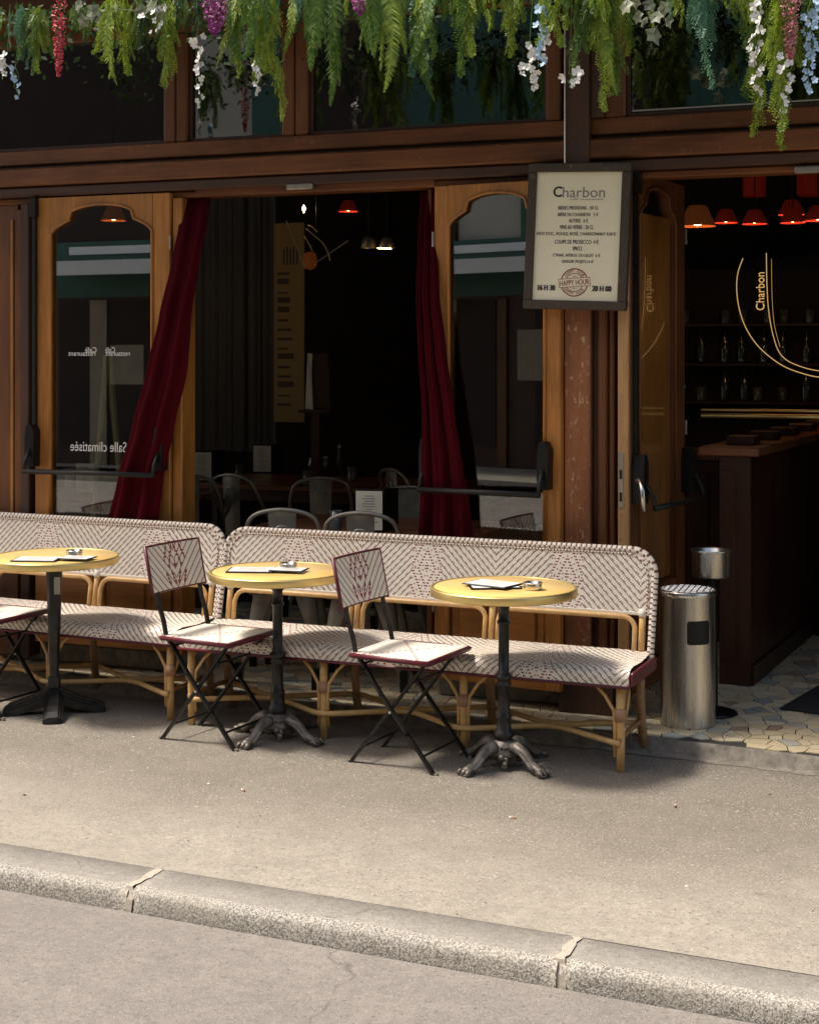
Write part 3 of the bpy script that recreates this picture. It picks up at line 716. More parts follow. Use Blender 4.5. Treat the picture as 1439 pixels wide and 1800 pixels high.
# ------------------------------------------------------------------ RATTAN BENCH
CW = .0062
def wmat(i, j, nj, motif_c, period, jc=None):
    """0 cream 1 brown dash 2 burgundy 3 taupe"""
    t = (i-motif_c) % period; t = min(t, period-t); jc = nj/2 if jc is None else jc
    if t <= 11:
        v = int(t*2+abs(j-jc)) % 11
        if v < 4 and (j % 2 == 0): return 2
        return 1 if (v == 7 and i % 2) else 0
    q = (t*1+j) % 5
    return 1 if q == 0 else (3 if q == 1 and (i+j//2) % 2 else 0)
def make_bench(L, legs):
    t = thing('rattan_bench', '', 'bench', group='woven rattan benches along the café front')
    # woven seat: profile rear -> front -> rounded nose -> lower edge
    prof = [(.335, .430)]; nd = int(.37/CW)
    path = [(.335, .428), (.16, .418), (.03, .424), (-.015, .418), (-.036, .402), (-.042, .385), (-.040, .352)]
    dens = []
    for a, b in zip(path, path[1:]):
        n = max(1, round(math.dist(a, b)/CW))
        for k in range(n): dens.append((a[0]+(b[0]-a[0])*k/n, a[1]+(b[1]-a[1])*k/n))
    dens.append(path[-1]); nj = len(dens)-1; ni = int(L/CW)
    mc = int((legs[1]+legs[2])/2/CW); per = round((legs[2]-legs[1])/CW)
    rn = random.Random(2)
    mb = MB()
    def fs(i, j):
        y, z = dens[j]; x = L*i/ni; sag = .010*sin(pi*min(1, max(0, (y+.03)/.36)))*(abs(sin(pi*(x-legs[0])/(legs[1]-legs[0]))))
        return (x, y, z-sag+.0011*((i+j) % 2)+rn.uniform(-.0004, .0004))
    def fm(i, j):
        edge = min(i, ni-1-i)
        return wmat(i, nj-j, nj, mc, per, 8)
    mb.grid(fs, ni, nj, fm)
    b = len(mb.v)
    mb.build('woven_seat', ['cream', 'dash', 'bordeaux', 'taupe_cell'], t)
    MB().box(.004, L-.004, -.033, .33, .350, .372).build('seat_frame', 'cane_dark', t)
    MB().tube([(-.004, -.040, .349), (L+.004, -.040, .349)], .0065, 8).build('seat_piping', 'burgundy', t, smooth=True)
    for x in (-.012, L+.012):
        MB().bbox(x-.009, x+.009, -.040, .338, .352, .410, .006).build('seat_end_band', 'burgundy', t)
    # woven back
    zb0, zb1 = .585, .845; H = zb1-zb0; nj2 = int(H/CW); rc = .105
    def by(z): return .325+(z-.40)*.17
    def inside(i, j, m=0):
        x = (i+.5)*L/ni; z = (j+.5)*H/nj2
        for cx_ in (rc, L-rc):
            if (x < rc and cx_ == rc) or (x > L-rc and cx_ != rc):
                if z > H-rc and math.hypot(x-cx_, z-(H-rc)) > rc: return False
        return True
    for side, off in (('woven_back', 0), ('back_lining', .024)):
        mb = MB()
        mb.grid(lambda i, j: (L*i/ni, by(zb0+H*j/nj2)+off+(-.0012*((i+j) % 2) if not off else 0), zb0+H*j/nj2), ni, nj2,
                (lambda i, j: wmat(i, j, nj2, mc, per)) if not off else (lambda i, j: 0), inside)
        mb.build(side, ['cream', 'dash', 'bordeaux', 'taupe_cell'], t)
    MB().bbox(.01, L-.01, by(zb0)-.002, by(zb0)+.026, zb0-.012, zb0+.004, .003).build('back_rail', 'cream', t)
    # braided edge
    pts = []
    def add(p, q):
        n = max(1, int(math.dist(p, q)/.0075))
        for k in range(n): pts.append(tuple(p[e]+(q[e]-p[e])*k/n for e in range(3)))
    add((0, by(.36)-.03, .352), (0, by(zb1-rc), zb1-rc))
    for k in range(14): a = pi-pi/2*k/14; pts.append((rc+rc*cos(a), by(zb1-rc+rc*sin(a)), zb1-rc+rc*sin(a)))
    add((rc, by(zb1), zb1), (L-rc, by(zb1), zb1))
    for k in range(14): a = pi/2-pi/2*k/14; pts.append((L-rc+rc*cos(a), by(zb1-rc+rc*sin(a)), zb1-rc+rc*sin(a)))
    add((L, by(zb1-rc), zb1-rc), (L, by(.36)-.03, .352)); pts.append((L, by(.36)-.03, .352))
    pts = [(p[0], p[1]+.008, p[2]) for p in pts]
    MB().tube(pts, .0155, 8, mfun=lambda i, k: 1 if (i+(k//2)) % 3 == 0 else 0).build('braided_edge', ['cream', 'dash'], t, smooth=True)
    pts2 = [(p[0]*(1-.026/L*2)+.026, p[1]-.013, p[2]-.016) for p in pts if p[2] > .60]
    MB().tube(pts2, .0035, 6, mfun=lambda i, k: 1 if i % 2 else 0).build('inner_cord', ['cream', 'dash'], t)
    # uprights and arches
    for x in legs:
        xx = min(max(x, .045), L-.045)
        MB().tube([(xx, by(.42), .41), (xx, by(.60)+.004, .60)], .0145, 10).build('upright', 'cane', t, smooth=True)
        MB().tube([(xx, by(.575)-.001, .568), (xx, by(.6)+.003, .60)], .0165, 10).build('binding', 'cream', t, smooth=True)
    for a, b in zip(legs, legs[1:]):
        xa, xb = max(a, .045)+.030, min(b, L-.045)-.030; r = .055; zt = .566
        P = [(xa, by(.41), .41), (xa, by(.5), zt-r)]+[(xa+r-r*cos(q*pi/12), by(zt)-.004, zt-r+r*sin(q*pi/12)) for q in range(1, 7)]
        P += [(xb-r+r*sin(q*pi/12), by(zt)-.004, zt-r+r*cos(q*pi/12)) for q in range(0, 6)]+[(xb, by(.5), zt-r), (xb, by(.41), .41)]
        MB().tube(P, .0115, 8).build('arch_rail', 'cane', t, smooth=True)
    # legs
    for n_, x in enumerate(legs):
        xx = min(max(x, .03), L-.03)
        MB().tube([(xx, 0, 0), (xx+.001, 0, .12), (xx-.001, 0, .24), (xx, 0, .352)], [.0165, .017, .018, .0175], 10).build('leg', 'cane', t, smooth=True)
        MB().tube([(xx, .0, .205), (xx, .0, .255)], [.026, .026], 12).build('binding', 'binding', t, smooth=True)
        for s_ in (-1, 1):
            if (n_ == 0 and s_ < 0) or (n_ == len(legs)-1 and s_ > 0):
                MB().tube([(xx+s_*.02, .01, .23), (xx+s_*.02, .05, .30), (xx, .13, .352)], .007, 6).build('brace', 'cane', t, smooth=True); continue
            MB().tube([(xx+s_*.022, -.004, .06), (xx+s_*.0215, -.006, .20), (xx+s_*.026, -.004, .245), (xx+s_*.065, 0, .305), (xx+s_*.115, .004, .352)], .0075, 6).build('brace', 'cane', t, smooth=True)
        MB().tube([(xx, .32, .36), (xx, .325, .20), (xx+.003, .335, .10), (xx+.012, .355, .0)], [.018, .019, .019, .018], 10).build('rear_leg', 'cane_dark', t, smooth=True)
    # zig-zag stretchers: one cane touches the front legs, one the rear legs
    zs_ = .118
    for (yl_, ym, nm, zz) in ((-.024, .15, 'front_stretcher', zs_), (.345, .175, 'rear_stretcher', zs_+.006)):
        P = []
        for k, x in enumerate(legs):
            xx = min(max(x, .03), L-.03); P += [(xx-.035, yl_, zz), (xx+.035, yl_, zz)] if 0 < k < len(legs)-1 else [(xx, yl_, zz)]
            if k < len(legs)-1:
                xm = (x+legs[k+1])/2; P += [(xm-.045, ym, zz), (xm+.045, ym, zz)]
        Q = []
        for a, b in zip(P, P[1:]):
            for k in range(4): Q.append(tuple(a[e]+(b[e]-a[e])*k/4 for e in range(3)))
        Q.append(P[-1]); Q2 = [Q[0]]+[tuple((Q[i-1][e]+2*Q[i][e]+Q[i+1][e])/4 for e in range(3)) for i in range(1, len(Q)-1)]+[Q[-1]]
        MB().tube(Q2, .0125, 8).build(nm, 'cane', t, smooth=True)
    for x in (max(legs[0], .03), min(legs[-1], L-.03)):
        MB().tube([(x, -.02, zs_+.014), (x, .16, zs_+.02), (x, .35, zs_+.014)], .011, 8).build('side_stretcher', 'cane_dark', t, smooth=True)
    return t
BL = 2.09; BLEG = [.045, .715, 1.37, 2.045]
bench = make_bench(BL, BLEG)
f1 = onZ(1090, 1357); f2 = onZ(578, 1300); ba = math.atan2(f1.y-f2.y, f1.x-f2.x)
o = f1-Vector((cos(ba), sin(ba), 0))*BLEG[3]
bench.location = (o.x, o.y, 0); bench.rotation_euler.z = ba
bench['label'] = 'long cream and burgundy woven rattan bench ending beside the steel bin'
g1 = onZ(300, 1265); ba1 = R(-6.5); o = g1-Vector((cos(ba1), sin(ba1), 0))*BLEG[3]
dup(bench, (o.x, o.y, 0), ba1, 'cream and burgundy woven rattan bench at the left, cut off by the photo edge')

# ------------------------------------------------------------------ FOLDING CHAIR
def make_chair():
    t = thing('folding_chair', '', 'chair', group='black folding bistro chairs with woven seats')
    CW2 = .0078; sx0, sx1, hw = -.175, .185, .19; ni = int((sx1-sx0)/CW2); nj = int(2*hw/CW2)
    mb = MB(); zt = .462
    def fs(i, j):
        x = sx0+(sx1-sx0)*i/ni; y = -hw+2*hw*j/nj
        x_ = x; y_ = y*(1.0-.08*((sx1-x)/(sx1-sx0)))
        return (x_, y_, zt-.005*sin(pi*i/ni)+.0008*((i+j) % 2))
    mb.grid(fs, ni, nj, lambda i, j: (2 if (i in (1, ni-2) or j in (1, nj-2)) and (i+j) % 2 else (1 if (abs(j-nj//2)+i) % 6 == 0 and (i+j) % 2 else (2 if abs(abs(j-nj/2)*.7-abs(i-ni/2)) < .8 and i % 2 else 0))))
    mb.build('woven_seat', ['cream', 'dash', 'bordeaux'], t)
    P = [(sx0-.004, -hw*.92), (sx1, -hw), (sx1+.006, -hw+.006), (sx1+.006, hw-.006), (sx1, hw), (sx0-.004, hw*.92)]
    mb = MB(); mb.prism(P, .440, .4505); mb.build('seat_rim', 'burgundy', t)
    mb = MB(); mb.tube([(p[0], p[1], .452) for p in P], .0085, 6, closed=True); mb.build('seat_piping', 'burgundy', t, smooth=True)
    # woven back between the uprights
    def up(s_):                                            # centre line of the long leg at height s_
        if s_ <= .46: q = s_/.46; return .20-.375*q
        return -.175-(s_-.46)*.21
    z0, z1 = .645, .838; nb = int(.38/CW2); nk = int((z1-z0)/CW2)
    for nm, off in (('woven_back', 0), ('back_lining', -.014)):
        mb = MB()
        mb.grid(lambda i, j: (up(z0+(z1-z0)*j/nk)+.010+off-.012*sin(pi*i/nb), -.19+.38*i/nb, z0+(z1-z0)*j/nk), nb, nk,
                lambda i, j: (2 if (abs(i-nb/2)+abs(j-nk/2)*.45) % 5 < 1.3 and abs(i-nb/2) < 10 else (1 if (abs(i-nb//2)-j) % 5 == 0 else 0)))
        mb.build(nm, ['cream', 'dash', 'bordeaux'], t)
    for s_ in (-1, 1):
        MB().tube([(up(z0-.01)+.004, s_*.192, z0-.01), (up(z1+.008)+.004, s_*.192, z1+.008)], .008, 8).build('back_piping', 'burgundy', t, smooth=True)
    for z in (z0-.004, z1+.004):
        MB().tube([(up(z)+.004-.012*sin(pi*k/8), -.192+.384*k/8, z) for k in range(9)], .0045, 6).build('back_bar', 'burgundy', t, smooth=True)
    # crossing legs
    for s_ in (-1, 1):
        y = s_*.155
        zz = [0, .15, .30, .40, .46, .52, .58, .80]
        P = [(up(z) + (0.010 if .38 < z < .53 else 0), y, z) for z in zz]
        mb = MB()
        for a, b in zip(P, P[1:]): 
            d = (Vector(b)-Vector(a)).normalized()*.004; mb.bar(Vector(a)-d, Vector(b)+d, .010, .022, up=(1, 0, 0) if False else (0, 1, 0))
        mb.build('long_leg', 'black', t)
        y2 = s_*.138
        MB().bar((-.20, y2, 0), (.150, y2, .438), .010, .022, up=(0, 1, 0)).build('short_leg', 'black', t)
        MB().tube([(-.0, y-.012, .2335), (.0, y+.012, .2335)], .006, 8).build('rivet', 'steel', t)
        MB().box(-.212, -.186, y2-.009, y2+.009, -.001, .010).build('foot_cap', 'gunmetal', t)
        MB().box(.188, .214, y-.009, y+.009, -.001, .010).build('foot_cap', 'gunmetal', t)
    for (x, z, h) in ((.145, .07, .155), (-.145, .07, .138), (.085, .355, .138), (-.12, .42, .150)):
        MB().tube([(x, -h, z), (x, h, z)], .005, 6).build('cross_rod', 'black', t)
    for s_ in (-1, 1): MB().bar((-.16, s_*.145, .436), (.17, s_*.145, .436), .008, .014, up=(0, 1, 0)).build('seat_bracket', 'black', t)
    return t
chair = make_chair()
chair.location = (-1.965, 5.935, 0); chair.rotation_euler.z = R(-10)
chair['label'] = 'black folding chair with woven seat, between the middle table and the one nearest the bin'
dup(chair, (-2.88, 6.03, 0), R(-10), 'black folding chair with woven seat, between the plain-footed table and the middle table')
dup(chair, (-4.13, 6.19, 0), R(-10), 'black folding chair cut off by the left photo edge, only its seat and legs showing')

# ------------------------------------------------------------------ ROUND TABLES
def table_top(t):
    R_ = .30
    MB().lathe([(0, .7345), (.15, .7345), (.285, .7345), (.2855, .7335)], 64).build('tabletop', 'laminate', t, smooth=True)
    MB().lathe([(.2856, .7342), (.2875, .7362), (.296, .7362), (.2995, .734), (.3005, .730), (.3005, .706), (.298, .702), (.285, .702), (.26, .706), (0, .706)], 64, mis=[0]*7+[1, 1]).build('brass_rim', ['brass', 'blackiron'], t, smooth=True)
def ornate_table(loc, rz, label):
    t = thing('round_table', label, 'table', loc, rz, 'round brass-rimmed café tables'); table_top(t)
    prof = [(.05, .702), (.05, .690), (.034, .678), (.028, .66), (.018, .648), (.018, .60), (.023, .595), (.023, .585), (.018, .58), (.018, .385), (.024, .380), (.030, .372), (.030, .362), (.024, .355), (.020, .35), (.026, .34), (.026, .334), (.019, .328),
            (.020, .25), (.022, .215), (.027, .205), (.024, .195), (.025, .15), (.031, .142), (.034, .125), (.030, .118), (.030, .105), (.042, .09), (.050, .082)]
    rn = random.Random(4); mb = MB(); b = 0; n = 16
    for (r, z) in prof:
        for k in range(n): a = 2*pi*k/n; q = r*(1+(.08 if .14 < z < .24 and k % 2 else 0)); q *= 1.22; mb.v.append((q*cos(a), q*sin(a), z))
    for i in range(len(prof)-1):
        for k in range(n): mb.face((i*n+k, i*n+(k+1) % n, (i+1)*n+(k+1) % n, (i+1)*n+k))
    mb.build('column', 'blackiron', t, smooth=True)
    mb = MB(); prof = [(.035, .112), (.052, .100), (.060, .090), (.058, .080), (.070, .066), (.064, .05), (.045, .04), (0, .045)]
    mb.lathe(prof, 20)
    for k in range(18): a = 2*pi*k/18; mb.lathe([(0, .006), (.006, .003), (.006, -.003), (0, -.006)], 6, (.060*cos(a), .060*sin(a), .091))
    mb.build('base_collar', 'castiron', t, smooth=True)
    for k in range(4):
        a = k*pi/2+pi/4
        ux, uy = cos(a), sin(a)
        C = [(.045, .078, .026), (.075, .088, .026), (.105, .080, .023), (.135, .058, .020), (.160, .036, .018), (.185, .022, .019), (.205, .018, .022), (.222, .014, .020)]
        mb = MB(); pts = [(ux*c_[0], uy*c_[0], c_[1]) for c_ in C]; mb.tube(pts, [c_[2] for c_ in C], 10)
        for s_ in (-1, 1):                                 # side scrolls
            P = [(ux*c_[0]-uy*s_*.016, uy*c_[0]+ux*s_*.016, c_[1]-.004) for c_ in C[:6]]; mb.tube(P, .0085, 6)
        P = [(ux*c_[0], uy*c_[0], c_[1]+c_[2]*.8) for c_ in C[:7]]; mb.tube(P, .007, 6)
        for q in (-1, 0, 1):                               # toes
            A = a+q*.10; mb.tube([(cos(A)*.205, sin(A)*.205, .020), (cos(A)*.225, sin(A)*.225, .020), (cos(A)*.238, sin(A)*.238, .008)], [.010, .011, .007], 8)
        mb.lathe([(0, .0), (.022, .0), (.024, .006), (.02, .010), (0, .011)], 12, (ux*.215, uy*.215, 0))
        mb.build('foot', 'castiron', t, smooth=True)
        A = a+pi/4; mb = MB(); rn = random.Random(k)
        for q in range(5): mb.lathe([(0, .013), (.009, .009), (.013, 0), (.009, -.009), (0, -.013)], 8, (cos(A)*(.062+q*.004)+rn.uniform(-.012, .012), sin(A)*(.062+q*.004)+rn.uniform(-.012, .012), .066-q*.012))
        mb.build('ornament', 'castiron', t, smooth=True)
    return t
t3 = onZ(885, 1347); t2 = onZ(488, 1298); t1 = onZ(96, 1252)
T3 = ornate_table((t3.x, t3.y, 0), R(15), 'round brass-rimmed yellow table with cast lion-foot base nearest the steel bin')
T2 = dup(T3, (t2.x, t2.y, 0), R(28), 'middle round brass-rimmed yellow table on a cast lion-foot base, between two chairs')
T1 = thing('round_table', 'round brass-rimmed yellow table on a plain black stepped cross base', 'table', (t1.x, t1.y, 0), R(18.3+8), 'round brass-rimmed café tables')
table_top(T1)
mb = MB(); 
for i, (z, h) in enumerate([(.702, .037), (.66, .036), (.20, .021), (.17, .020)]):
    c_ = h*.4; P = [(h, h-c_), (h-c_, h), (-h+c_, h), (-h, h-c_), (-h, -h+c_), (-h+c_, -h), (h-c_, -h), (h, -h+c_)]
    mb.v += [(p[0], p[1], z) for p in P]
for i in range(3):
    for k in range(8): mb.face((i*8+k, i*8+(k+1) % 8, (i+1)*8+(k+1) % 8, (i+1)*8+k))
mb.bbox(-.028, .028, -.028, .028, .115, .172, .006)
mb.build('column', 'blackiron', T1)
MB().box(.002, .030, -.0365, -.034, .56, .64).build('worn_label', 'tile_grey', T1)
for k in range(4):
    a = k*pi/2-pi/2+R(3); T_ = Matrix.Rotation(a, 4, 'Z'); mb = MB()
    for (q, hw, lo) in ((0, .024, 0), (1, .034, .012), (2, .044, .024)):
        P = [(.0, .118-lo), (.03, .118-lo), (.12, .074-lo*.9), (.205, .050-lo*.9), (.232, .030-lo*.5), (.238, .0), (.19, .0), (.12, .018), (.0, .05)]
        n6 = len(P); b = len(mb.v)
        for s_ in (-1, 1): mb.v += [tuple(T_ @ Vector((p[0]-q*.004, s_*hw, max(0, p[1])))) for p in P]
        mb.face([b+i for i in range(n6)]); mb.face([b+n6+i for i in range(n6)][::-1])
        for i in range(n6): mb.face((b+i, b+n6+i, b+n6+(i+1) % n6, b+(i+1) % n6))
    mb.build('foot', 'blackiron', T1)

# menus and ashtrays lying on the tables
def make_menu():
    t = thing('menu_card', '', 'menu', group='black-framed menu cards on the tables')
    MB().bbox(-.105, .105, -.075, .075, 0, .0045, .0015).build('cover', 'plastic', t)
    MB().box(-.095, .095, -.066, .066, .0048, .0056).build('sheet', 'white_paper', t)
    mb = MB(); rn = random.Random(5)
    for k in range(7):
        y = .045-.015*k; w_ = rn.uniform(.03, .07); mb.box(-w_, w_, y-.0015, y+.0015, .0058, .0060)
    mb.build('printed_lines', 'greyink', t, kind='stuff')
    return t
def onT(px, py): return onZ(px, py, .736)
p = onT(866, 1030); menu = make_menu(); menu.location = (p.x, p.y, .7365+.0065); menu.rotation_euler.z = R(-18)
menu['label'] = 'white menu card lying askew on top of another, on the table nearest the bin'
p = onT(868, 1031); dup(menu, (p.x, p.y, .7365), R(24), 'lower white menu card of the overlapping pair on the table nearest the bin')
p = onT(443, 1003); dup(menu, (p.x, p.y, .7365), R(14), 'pale menu card at the left on the middle table')
p = onT(508, 1005); dup(menu, (p.x, p.y, .743), R(4), 'black-edged menu card in front of the ashtray on the middle table').scale = (.72, .75, 1)
p = onT(66, 984); dup(menu, (p.x, p.y, .7365), R(14), 'white menu card at the left on the plain-footed table')
p = onT(136, 984); dup(menu, (p.x, p.y, .743), R(4), 'black-edged menu card in front of the ashtray on the plain-footed table').scale = (.72, .75, 1)
def make_ashtray():
    t = thing('ashtray', '', 'ashtray', group='steel ashtrays on the round tables')
    MB().lathe([(0, 0), (.036, 0), (.0375, .003), (.0375, .027), (.036, .029), (.028, .028), (.027, .006), (0, .006)], 28).build('bowl', 'steel', t, smooth=True)
    MB().lathe([(.0378, .024), (.0388, .026), (.0388, .028), (.0365, .0295), (.036, .029)], 28).build('lip', 'steel', t, smooth=True)
    return t
p = onT(936, 1036); ash = make_ashtray(); ash.location = (p.x, p.y, .7365); ash['label'] = 'round steel ashtray on the table nearest the bin'
p = onT(507, 1001); dup(ash, (p.x, p.y, .7365), 0, 'round steel ashtray on the middle table')
p = onT(131, 978); dup(ash, (p.x, p.y, .7365), 0, 'round steel ashtray on the plain-footed table')

# ------------------------------------------------------------------ STEEL BIN and PEDESTAL ASHTRAY
bp_ = Vector((-.92, 6.66, TZ)); bn = thing('litter_bin', 'tall brushed steel cylinder bin with grated ashtray top beside the bench', 'bin', bp_)
MB().lathe([(0, .001), (.118, .001), (.120, .004), (.1205, .012), (.1205, .560), (.1225, .562), (.125, .572), (.125, .586), (.122, .590), (.114, .590), (.112, .582), (0, .578)], 48).build('body', 'steel', bn, smooth=True)
mb = MB()
for k in range(9):
    y = -.1+.025*k; h = math.sqrt(.112**2-y*y); mb.tube([(-h, y, .591), (h, y, .591)], .0022, 5); mb.tube([(y, -h, .594), (y, h, .594)], .0022, 5)
mb.build('grate', 'steel', bn)
ph = math.atan2(-bp_.y, -bp_.x)+R(24)      # opening faces a little right of the camera
mb = MB()
def cyl(r, a0, a1, z0, z1, n=10):
    b = len(mb.v)
    for k in range(n+1):
        a = a0+(a1-a0)*k/n; mb.v += [(r*cos(a), r*sin(a), z0), (r*cos(a), r*sin(a), z1)]
    for k in range(n): mb.face((b+2*k, b+2*k+2, b+2*k+3, b+2*k+1))
cyl(.1212, ph-.44, ph+.44, .372, .462); cyl(.1213, ph-.40, ph+.40, .366, .468)
mb.build('slot', 'plastic', bn)
pp = Vector((-.845, 6.88, TZ)); pa = thing('pedestal_ashtray', 'steel bowl ashtray on a thin black pole behind the cylinder bin', 'ashtray', pp)
MB().lathe([(0, .001), (.115, .001), (.118, .008), (.09, .018), (.03, .03), (.030, .05), (.026, .60), (.012, .61), (.012, .64), (0, .64)], 28).build('stand', 'plastic', pa, smooth=True)
MB().lathe([(0, .615), (.075, .615), (.083, .622), (.084, .725), (.090, .732), (.092, .738), (.086, .739), (.080, .735), (.078, .64), (0, .64)], 36).build('bowl', 'steel', pa, smooth=True)

# door mat
q0 = onZ(1369, 1248, TZ); q1 = onZ(1439, 1207, TZ)
ma = math.atan2(q1.y-q0.y, q1.x-q0.x)
tag(MB().box(0, .8, -1.0, -.0, 0, .006).build('door_mat', 'slate', None, loc=(q0.x, q0.y, TZ+.004), rz=ma), 'black doormat on the tiled floor at the right doorway', 'mat')

# ------------------------------------------------------------------ INTERIOR: bar, tables, chairs, lamps
bar = thing('bar_counter', 'dark wooden bar counter with brass rails inside the right doorway', 'bar', (-.73, 7.49, TZ), R(-7.5)+0)
MB().bbox(-.155, 0, 0, 3.4, 0, 1.12, .004).build('body', 'barwood', bar)
MB().bbox(-.152, -.075, -.012, -.001, .12, 1.05, .004).build('front_panel', 'barwood', bar)
MB().bbox(.001, .012, .02, 3.3, 0, .10, .003).build('skirting', 'barwood', bar)
MB().bbox(-.25, .045, -.03, 3.4, 1.121, 1.165, .006).build('countertop', 'tablewood', bar)
for k in range(6):
    MB().bbox(-.16, -.02, .15+k*.5, .30+k*.5, 1.166, 1.21, .005).build('rail_block', 'barwood', bar)
for (x, z, rr) in ((-.10, 1.30, .012), (-.10, 1.33, .007)):
    MB().tube([(x-.25, .4, z), (x+.9, .55, z)], rr, 8).build('brass_rail', 'brass', bar, smooth=True)
# second counter behind with planks
bc = thing('back_counter', 'reddish wooden counter behind the bar rail inside the right doorway', 'counter', (-1.35, 8.6, TZ))
MB().bbox(-.25, .55, 0, .5, 0, 1.02, .005).build('body', 'barwood', bc); MB().bbox(-.27, .58, -.03, .52, 1.021, 1.06, .005).build('countertop', 'tablewood', bc)
for k in range(3): MB().bbox(-.22+k*.26, .02+k*.26, -.012, -.001, .15, .95, .004).build('panel', 'barwood', bc)
# shelves with glassware
shf = thing('bottle_shelf', 'dark wall shelves behind the bar crowded with glassware', 'shelf', F0+FXA*fx(1330, 4.2)+FYA*4.2+Vector((0, 0, 0)), FROT)
for z in (1.35, 1.62, 1.90): MB().bbox(-1.1, 1.3, -.12, .12, z-.02, z, .003).build('shelf_board', 'barwood', shf)
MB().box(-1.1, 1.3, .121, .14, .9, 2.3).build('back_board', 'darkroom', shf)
rn = random.Random(12); cols = {}; NTH = ['leftmost', 'second', 'third', 'fourth', 'fifth', 'sixth', 'seventh', 'eighth', 'ninth', 'tenth', 'eleventh', 'twelfth']
bott = tag(MB().lathe([(0, 0), (.032, 0), (.034, .01), (.034, .14), (.012, .18), (.011, .23), (0, .232)], 12).build('bottle', 'bottle', None, True), 'dark bottle standing on the bar shelves', 'bottle', 'bottles on the bar shelves')
glassm = tag(MB().lathe([(0, 0), (.028, 0), (.030, .01), (.034, .10), (.032, .10), (.028, .012), (0, .012)], 12).build('drinking_glass', 'glint', None, True), 'small drinking glass on the bar shelves', 'glass', 'glasses on the bar shelves')
first = {bott: True, glassm: True}
for row, z in (('lowest', 1.35), ('middle', 1.62), ('top', 1.90)):
    cnt = {True: 0, False: 0}
    for k in range(13):
        if rn.random() < .2: continue
        s_ = bott if rn.random() < .5 else glassm
        P = F0+FXA*(fx(1330, 4.2)-.85+k*.15+rn.uniform(-.04, .04))+FYA*(4.2+rn.uniform(-.07, .05))+Vector((0, 0, z))
        if first[s_]: o = s_; first[s_] = False
        else: o = s_.copy(); col.objects.link(o)
        o.location = P; o['group'] = ('bottles' if s_ is bott else 'glasses')+' on the '+row+' bar shelf'
        nth = NTH[cnt[s_ is bott]]; cnt[s_ is bott] += 1
        o['label'] = nth+(' dark glass bottle' if s_ is bott else ' small drinking glass')+(' from the left' if nth != 'leftmost' else '')+' on the '+row+' shelf behind the bar'
for k, (px_, py_, zt_, lb) in enumerate(((540, 852, .797, 'stemless glass at the front of the long dark table'), (618, 846, .797, 'stemless glass at the right end of the long dark table'), (420, 842, .797, 'stemless glass between the two menu stands on the long dark table'), (590, 932, .797, 'stemless glass on the plank table behind the right metal chair'))):
    o = glassm.copy(); col.objects.link(o); o['label'] = lb; o['group'] = 'glasses on the indoor tables'; o.location = onZ(px_, py_, zt_)
# circular gold sign on glass
gs = thing('glass_disc_sign', 'gold circle lines and upright café name on the glass inside the right doorway', 'sign', F0+FYA*.9, FROT)
def gp(px_, py_): X, Z = fac(px_, py_, .9); return (X, 0, Z)
def smoothpath(P, n=8):
    out = []
    for i in range(len(P)-1):
        p0, p1, p2, p3 = [Vector(P[max(0, min(len(P)-1, k))]) for k in (i-1, i, i+1, i+2)]
        for k in range(n):
            t = k/n; out.append(tuple(.5*((2*p1)+(-p0+p2)*t+(2*p0-5*p1+4*p2-p3)*t*t+(-p0+3*p1-3*p2+p3)*t**3)))
    return out+[tuple(P[-1])]
A = [(1305, 454), (1296, 480), (1294, 510), (1299, 545), (1312, 580), (1335, 612), (1370, 640), (1405, 655), (1445, 663), (1500, 655), (1550, 625), (1590, 560)]
B = [(1346, 445), (1347, 500), (1350, 545), (1358, 590), (1372, 624), (1400, 642), (1445, 652), (1500, 644), (1540, 610)]
C = [(1355, 455), (1356, 520), (1360, 570), (1370, 610)]
for P, r_ in ((A, .0024), (B, .0022), (C, .0009)): MB().tube(smoothpath([gp(*q) for q in P]), r_, 5).build('gold_line', 'goldglow', gs)
X, _, Z = gp(1335, 512); kk = (gp(1400, 500)[0]-gp(1300, 500)[0])/100
MB().text('Charbon', X, Z, 68*kk, 15*kk, 0, pi/2).text('Charbon', X+.0012, Z, 68*kk, 15*kk, -.0004, pi/2).build('lettering', 'goldglow', gs)
mb = MB(); D0 = [gp(*q) for q in A]; mb.v = [(p[0], .008, p[2]) for p in D0]+[(gp(1590, 440)[0], .008, gp(1590, 440)[2])]; mb.face(range(len(mb.v)))
mb.build('glass_plate', glass('sign_glass', (.99, .99, .99), .06), gs)
